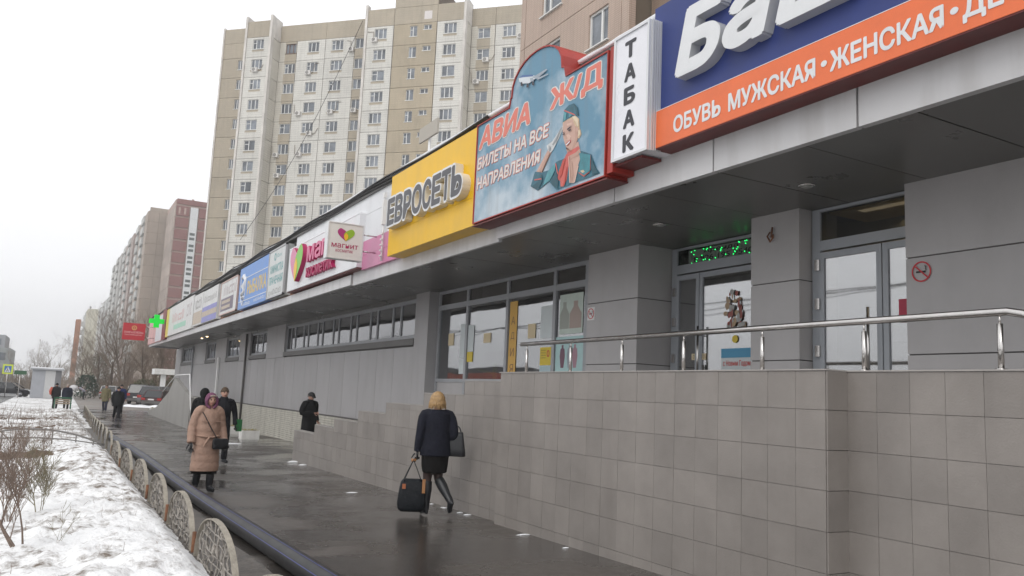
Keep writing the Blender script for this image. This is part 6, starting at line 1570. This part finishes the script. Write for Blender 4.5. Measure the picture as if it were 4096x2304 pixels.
for i in range(150):      # strands of the bob over the nape
    a = random.uniform(-.05, 1.05) * PI; r0 = .122 * s; x, y = math.cos(a) * .86 * r0, math.sin(a) * .98 * r0
    mb.tube([ch + R @ Vector((x * .75, y * .75, .08 * s)), ch + R @ Vector((x * 1.03, y * 1.06, .0)), ch + R @ Vector((x * 1.16, y * 1.16, -.045 * s)), ch + R @ Vector((x * random.uniform(1.05, 1.25), y * random.uniform(1.0, 1.2), (-.075 - random.uniform(0, .05)) * s))], [.006, .009, .008, .002], 5)
mb.build('hair', hair_m, t, local=True)
for q, hl in (('L', .05), ('R', .05)):
    mb = MB(); boot_geo(mb, J['kn' + q], J['an' + q], J['to' + q], .94, .074 * s, .052 * s, .052, hl); remesh(mb, 'boot', leather, t, .010, 2)
mb = MB(); hand_geo(mb, J['wrL'], (-.05, .0, -1), 1.05, 1.0, -1, (0, -1, 0)); mb.build('glove', leather, t, local=True)
mb = MB(); hand_geo(mb, J['wrR'], (.3, -.8, .1), 1.05, .8, 1, (0, 0, -1)); mb.build('glove', leather, t, local=True)
def wpt(t, v): return Matrix.Rotation(t.rotation_euler.z, 4, 'Z') @ Vector(v) + t.location
# travel bag in her hand
hp = wpt(t, Vector(J['wrL']) + Vector((-.0, 0, -.13)))
bag_m = fabric('black_nylon', (.011, .013, .016), .6, .3); strap_m = M('tan_leather', (.36, .17, .07), .5, 0, .15, 9)
bag = thing('travel_bag', 'black travel bag with tan trim hanging from the blonde woman\'s left hand', 'bag', (hp.x - .05, hp.y, hp.z - .73), PI - .35)
mb = MB(); secs = []
for z, kx, ky in ((.0, .74, .75), (.03, .90, .95), (.10, .97, 1.08), (.22, .93, 1.0), (.34, .86, .88), (.42, .78, .62), (.46, .62, .35)):
    secs.append([(.215 * kx * math.copysign(abs(math.cos(a)) ** .45, math.cos(a)), .13 * ky * math.copysign(abs(math.sin(a)) ** .5, math.sin(a)), z) for a in [2 * PI * i / 28 for i in range(28)]])
mb.ring(secs, 0, True); mb.build('bag_body', bag_m, bag, local=True)
for y in (-.07, .07):
    mb = MB(); mb.tube(spline([(-.13, y, .43), (-.06, y * .5, .60), (-.0, y * .15, .73), (.0, y * .15, .735), (.06, y * .5, .60), (.13, y, .43)], 4), (.013, .006), 6); mb.build('handle', bag_m, bag, local=True)
MB().tube([(-.035, 0, .73), (.035, 0, .73)], .022, 8).build('handle_wrap', strap_m, bag, local=True)
MB().box(.10, .15, .138, .146, .33, .40).build('leather_patch', M('patch_rust', (.36, .12, .05), .5), bag, local=True)
MB().box(-.185, -.14, .112, .127, .27, .47).build('luggage_tag', strap_m, bag, local=True)
# tote on her shoulder
tp = wpt(t, Vector((-.285, .05, .84)) * s)
tote = thing('shoulder_bag', 'black leather shoulder bag under the blonde woman\'s right arm', 'bag', tuple(tp), PI - .5)
mb = MB(); secs = []
for z, kx, ky in ((.0, 1.0, .9), (.02, 1.05, 1.1), (.12, .98, 1.0), (.30, .80, .6), (.36, .76, .4)):
    secs.append([(.17 * kx * math.copysign(abs(math.cos(a)) ** .5, math.cos(a)) + .02, .055 * ky * math.copysign(abs(math.sin(a)) ** .6, math.sin(a)), z) for a in [2 * PI * i / 22 for i in range(22)]])
mb.ring(secs, 0, True); mb.build('bag_body', leather, tote, local=True)
MB().tube(spline([(-.08, 0, .34), (-.05, -.04, .42), (.0, -.05, .45), (.06, -.04, .42), (.10, 0, .34)], 4), (.012, .006), 6).build('strap', leather, tote, local=True)

# --- elderly woman in the pink brown quilted coat
p_ = onG(508, 1238); H = 1.68; s = H / 1.75
t = person('elderly woman in a dusty pink quilted coat and mauve headscarf', (p_.x, p_.y, gz(p_.y)), .18, H, 0)
J = joints(H, {'shL': (.165, 0, 1.42), 'shR': (-.165, 0, 1.42), 'elL': (.255, .03, 1.14), 'wrL': (.285, -.06, .88), 'elR': (-.255, .03, 1.14), 'wrR': (-.29, -.06, .86)},
           {'knL': (.095, -.07, .50), 'anL': (.095, -.05, .095), 'toL': (.12, -.22, .05), 'knR': (-.095, .02, .50), 'anR': (-.10, .10, .10), 'toR': (-.125, -.05, .035)})
ch = Vector((.0, -.035, 1.615)) * s
body, R = std_body(t, H, J, .012, ch, .10, .0)
coat_m = fabric('dusty_pink_nylon', (.36, .235, .18), .6, .12, 22, .7, 4)
def quilt(z, a): return 1 + .035 * abs(math.sin(z * 24)) + .008 * math.sin(a * 9 + z * 31)
mb = MB(); secs = []
for i in range(46):
    z = lerp(.37, 1.47, i / 45); q = [(.37, .245, .18), (.6, .235, .175), (.85, .22, .165), (1.02, .20, .15), (1.12, .205, .155), (1.3, .20, .15), (1.4, .175, .125), (1.47, .11, .10)]
    for a, b in zip(q, q[1:]):
        if a[0] <= z <= b[0] + 1e-6: k = (z - a[0]) / (b[0] - a[0]); rx, ry = lerp(a[1], b[1], k), lerp(a[2], b[2], k)
    secs.append([(rx * quilt(z, an) * math.cos(an) * s, (ry * quilt(z, an) * math.sin(an)) * s, z * s) for an in [2 * PI * j / 32 for j in range(32)]])
mb.ring(secs, 0, True)
for q in 'LR':
    pts = spline([Vector(J['chest']) + Vector((0, 0, .06)), J['sh' + q], J['el' + q], J['wr' + q]], 9); rr_ = rads([.07 * s, .085 * s, .078 * s, .068 * s], 9)
    mb.tube(pts, [r * (1 + .07 * abs(math.sin(i * 1.05))) for i, r in enumerate(rr_)], 14)
remesh(mb, 'coat', coat_m, t, .011, 2)
mb = MB(); mb.ring([[(rx * math.cos(2 * PI * i / 22) * s, (ry * math.sin(2 * PI * i / 22) - .02) * s, z * s + .012 * math.sin(i * 1.7)) for i in range(22)] for z, rx, ry in ((1.42, .15, .13), (1.46, .18, .155), (1.51, .178, .158), (1.555, .155, .145), (1.57, .13, .12), (1.55, .11, .10), (1.45, .09, .08))], 0, False); remesh(mb, 'collar', coat_m, t, .011, 2)
scarf_m = fabric('mauve_scarf', (.165, .065, .115), .9)
mb = shell(ch, R, .122 * s, .86, 1.0, 1.10, .55, -.9, (0, .045, .0), 30, 14); 
for sx in (-1, 1): limb(mb, [ch + R @ Vector((sx * .055, -.075, .085)) * s, ch + R @ Vector((sx * .088, -.06, .0)) * s, ch + R @ Vector((sx * .08, -.05, -.09)) * s, ch + R @ Vector((sx * .02, -.085, -.135)) * s], [.016, .026, .028, .02], 8)
remesh(mb, 'headscarf', scarf_m, t, .010, 2)
mb = MB(); limb(mb, [ch + R @ Vector((-.055, -.085, .075)) * s, ch + R @ Vector((0, -.102, .085)) * s, ch + R @ Vector((.055, -.085, .075)) * s], [.012, .016, .012], 8); mb.build('hair', M('grey_hair', (.30, .24, .20), .7, 0, .2, 20), t, local=True)
mb = MB()
for q in 'LR': limb(mb, [J['hip' + q], J['kn' + q], J['an' + q]], [.10 * s, .065 * s, .05 * s], 10)
remesh(mb, 'tights', fabric('black_tights', (.012, .012, .014)), t, .014, 1)
mb = MB(); mb.loft([(0, 0, z * s, rx * s, ry * s) for z, rx, ry in [(.325, .22, .155), (.42, .215, .15), (.6, .18, .13)]], 22); mb.build('skirt', skirt_m, t, local=True)
for q in 'LR':
    mb = MB(); boot_geo(mb, J['kn' + q], J['an' + q], J['to' + q], .62, .068 * s, .055 * s, .05, .0); remesh(mb, 'boot', leather, t, .011, 2)
    sg = 1 if q == 'L' else -1
    mb = MB(); hand_geo(mb, J['wr' + q], (0, -.12, -1), 1.15, .55, -sg, (0, -1, 0)); mb.build('glove', leather, t, local=True)
mb = MB(); mb.tube([Vector(x) * s for x in [(-.15, -.09, 1.40), (-.10, -.145, 1.30), (.0, -.17, 1.12), (.09, -.185, .98), (.14, -.185, .90)]], (.015, .006), 6); mb.build('bag_strap', leather, t, local=True)
mb = MB(); limb(mb, [Vector((-.21, 0, .985)) * s, Vector((-.14, -.145, .985)) * s, Vector((0, -.172, .965)) * s, Vector((.14, -.145, .985)) * s, Vector((.21, 0, .985)) * s], [.018] * 5, 8); limb(mb, [Vector((-.02, -.185, .97)) * s, Vector((-.07, -.20, .90)) * s, Vector((-.12, -.20, .80)) * s], [.016, .018, .014], 6); mb.build('belt', coat_m, t, local=True)
for x in (-.12, .13): MB().box((x - .055) * s, (x + .055) * s, -.163 * s, -.148 * s, 1.235 * s, 1.25 * s).build('pocket_flap', coat_m, t, local=True)
bg_ = wpt(t, Vector((.16, -.21, .76)) * s)
hb = thing('handbag', 'small black crossbody handbag at the hip of the woman in the pink coat', 'bag', tuple(bg_), .18)
mb = MB(); mb.ring([[(.125 * k * math.copysign(abs(math.cos(a)) ** .5, math.cos(a)), .045 * k2 * math.copysign(abs(math.sin(a)) ** .6, math.sin(a)), z) for a in [2 * PI * i / 20 for i in range(20)]] for z, k, k2 in ((0, .9, .8), (.02, 1, 1.1), (.10, 1, 1.1), (.17, .95, .8), (.18, .8, .5))], 0, True); mb.build('bag_body', leather, hb, local=True)
MB().box(-.12, .12, -.058, -.047, .08, .17).build('flap', leather, hb, local=True)

# --- a general walker / stander for the smaller figures
def simple(label, loc, rz, H, coat, hem=.62, legs_m=None, J=None, hat=None, hat_kind='beanie', hood=False, hair=None, vox=.016, wide=1., pitch=0., yaw=0., hands=True, hand_mat=None, shoe=None, lean=0., collar=True):
    s = H / 1.75; t = person(label, loc, rz, H, 0); J = J or joints(H, lean=lean)
    up = (Vector(J['neck']) - Vector(J['chest'])).normalized(); ch = Vector(J['neck']) + up * .125 * s + Vector((0, -.03, 0)) * s
    b, R = std_body(t, H, J, vox, ch, pitch, yaw)
    mb = MB(); P0, P1, P2, P3 = [Vector(J[k]) for k in ('pel', 'waist', 'chest', 'neck')]; w = wide
    hemc = Vector((0, 0, hem * s))
    mb.ring([[c + Vector((rx * w * math.cos(2 * PI * i / 20), ry * w * math.sin(2 * PI * i / 20), 0)) * s for i in range(20)] for c, rx, ry in ((hemc, .215, .165), (hemc.lerp(P0, .5), .21, .16), (P0, .20, .155), (P1, .192, .15), (P2, .195, .14), (P2.lerp(P3, .65), .155, .11), (P3, .085, .08))], 0, True)
    for q in 'LR': limb(mb, [P2 + Vector((0, 0, .06)), J['sh' + q], J['el' + q], J['wr' + q]], [.08 * s, .078 * s * w, .068 * s * w, .056 * s], 12)
    if collar: limb(mb, [P2.lerp(P3, .8), P3 + Vector((0, -.01, .05)) * s], [.10 * s, .085 * s], 12)
    remesh(mb, 'coat', coat, t, vox, 2)
    mb = MB()
    for q in 'LR': limb(mb, [Vector(J['pel']) + Vector((0, 0, .0)), J['hip' + q], J['kn' + q], J['an' + q]], [.12 * s, .105 * s, .08 * s, .068 * s], 10)
    remesh(mb, 'trousers', legs_m or fabric('black_trousers', (.014, .014, .016)), t, vox, 1)
    mb = MB()
    for q in 'LR':
        A_, T_ = Vector(J['an' + q]), Vector(J['to' + q]); limb(mb, [A_ + Vector((0, .03, -.03)), A_.lerp(T_, .5) + Vector((0, 0, -.01)), T_], [.05, .048, .032], 8)
    mb.build('shoes', shoe or leather, t, local=True)
    if hands:
        for q in 'LR':
            mb = MB(); d = (Vector(J['wr' + q]) - Vector(J['el' + q])).normalized(); hand_geo(mb, J['wr' + q], d, 1.05, .6, -1 if q == 'L' else 1, (0, -1, 0)); mb.build('hand' if hand_mat is None else 'glove', hand_mat or skin, t, local=True)
    hs = .122 * s
    if hood:
        mb = shell(ch, R, hs, .98, 1.12, 1.18, .30, -1.1, (0, .06, 0), 26, 14); limb(mb, [ch + Vector((0, .03, -.12)) * s, ch + Vector((0, .02, -.22)) * s], [.12 * s, .15 * s], 12); remesh(mb, 'hood', coat, t, vox * .8, 2)
    elif hat_kind == 'beanie' and hat:
        shell(ch, R, hs, .80, .96, 1.20, .30, .0, (0, .02, .02), 24, 10).build('beanie', hat, t, local=True)
    elif hat_kind == 'cap' and hat:
        mb = shell(ch, R, hs, .86, 1.02, 1.05, .40, .15, (0, .0, .05), 26, 10); rings = []
        for y, w_, z in ((-.55, .62, .42), (-.9, .62, .38), (-1.2, .5, .28), (-1.32, .3, .22)): rings.append([ch + R @ Vector((x * w_ * hs, (y - .0 + .1 * abs(x)) * hs, z * hs + dz)) for x, dz in ((-1, 0), (-.5, .012), (0, .016), (.5, .012), (1, 0), (.5, .002), (0, .005), (-.5, .002))])
        mb.ring(rings, 0, True); mb.build('flat_cap', hat, t, local=True)
    if hair: shell(ch, R, hs, .76, .94, 1.08, .45, -.35, (0, .03, .02), 22, 10).build('hair', hair, t, local=True)
    return t, J, ch, R

blk = fabric('black_wool', (.012, .012, .013)); brn_h = fabric('brown_knit', (.085, .06, .042)); gry_c = fabric('charcoal_tweed', (.035, .035, .037))
# woman in the brown beanie behind the pink coat, green folder in her hand
q_ = onG(549, 1166)
Jb = joints(1.82, {'elL': (.29, .03, 1.15), 'wrL': (.30, -.03, .90)}, {'knL': (.10, -.06, .50), 'toL': (.13, -.2, .05), 'anL': (.1, -.04, .1), 'anR': (-.1, .12, .11), 'toR': (-.12, -.02, .035)})
t, J, ch, R = simple('woman in a black coat and brown knitted hat behind the pink coated woman', (q_.x, q_.y, gz(q_.y)), .1, 1.82, fabric('black_parka', (.014, .014, .018)), .62, J=Jb, hat=brn_h, vox=.014, wide=.95, hand_mat=leather)
w = wpt(t, Vector(J['wrL']) + Vector((.04, 0, -.0))); tag(MB().box(w.x - .02, w.x + .12, w.y - .03, w.y + .0, w.z - .16, w.z + .13).build('green_folder', M('folder_green', (.01, .12, .03), .4), None), 'flat green folder held by the woman in the brown knitted hat', 'folder')
# hooded figure
q_ = onG(500, 1150)
t, J, ch, R = simple('hooded person in black, mostly hidden behind the pink coated woman', (q_.x, q_.y, gz(q_.y)), PI - .5, 1.80, blk, .45, hood=True, vox=.015, hand_mat=leather)
# man in the flat cap behind the stepped wall
p0 = onX(783, 985, 6.75); Hc = 1.78
Jc = joints(Hc, {'elR': (-.29, -.0, 1.16), 'wrR': (-.06, -.22, 1.16), 'elL': (.28, .05, 1.15), 'wrL': (.20, -.12, .98)})
zc = p0.z - Hc - .03
t, J, ch, R = simple('man in black coat and flat cap behind the stepped wall', (p0.x, p0.y, gz(p0.y)), .45, p0.z - gz(p0.y) - .02, blk, .55, J=joints(p0.z - gz(p0.y) - .02, {'elR': (-.29, -.02, 1.16), 'wrR': (-.05, -.24, 1.17), 'elL': (.27, .05, 1.15), 'wrL': (.22, -.10, .95)}), hat=gry_c, hat_kind='cap', vox=.012, wide=1.12, pitch=.38, hair=M('grey_hair_dark', (.12, .10, .09), .7))
# far walkers
def G(px, py): p = onG(px, py); return (p.x, p.y, gz(p.y))
step = {'knL': (.10, -.10, .51), 'anL': (.10, -.12, .1), 'toL': (.13, -.28, .05), 'anR': (-.1, .16, .13), 'toR': (-.12, .02, .04)}
simple('man in black with a cap walking down the path in front of the blue jacket', G(291, 1056), .15, 1.76, fabric('black_jacket', (.016, .017, .018)), .72, J=joints(1.76, legs=step), hat=blk, vox=.022, wide=1.25, hand_mat=leather)
simple('man in a blue jacket and dark cap right behind the man in black', G(299, 1042), .1, 1.86, fabric('blue_jacket', (.022, .035, .12)), .75, hat=blk, vox=.024, wide=1.2)
simple('person in a khaki parka and jeans on the path left of the man in black', G(262, 1036), -.3, 1.80, fabric('khaki_parka', (.17, .15, .085), .85, .3), .66, legs_m=fabric('dark_jeans', (.025, .028, .05)), J=joints(1.80, legs=step), hood=False, hat=fabric('brown_fur_hat', (.09, .055, .035)), vox=.024, wide=1.05)
simple('person in dark navy standing behind the green bench', (.95, 62.3, gz(62)), PI, 1.72, fabric('navy_jacket', (.016, .018, .032)), .70, hat=M('grey_hair', (.30, .24, .20)), vox=.026, wide=1.35)
simple('person in black with an orange sleeve standing left of the bench', (.30, 63.2, gz(63)), PI - .4, 1.76, fabric('black_orange_jacket', (.018, .016, .018)), .72, hat=blk, vox=.026, wide=1.1)
tag(MB().tube([(.02, 63.05, .98), (-.05, 63.0, .72), (-.02, 62.9, .5)], [.075, .085, .06], 8).build('orange_bag', M('bag_orange', (.48, .09, .05), .6)), 'orange red bag slung at the left of the person beside the bench', 'bag')
simple('person in grey leaning forward far along the path', G(209, 1005), PI / 2 + .1, 1.75, fabric('pale_grey_jacket', (.30, .30, .36), .85, .2), .82, hat=blk, vox=.028, lean=-1.05, wide=1.15) 
tag(MB().ell((2.0, 96.5, .62), .42, .3, .32).build('white_sack', fabric('white_sacking', (.55, .54, .55))), 'pale sack held in front of the leaning person on the path', 'sack')
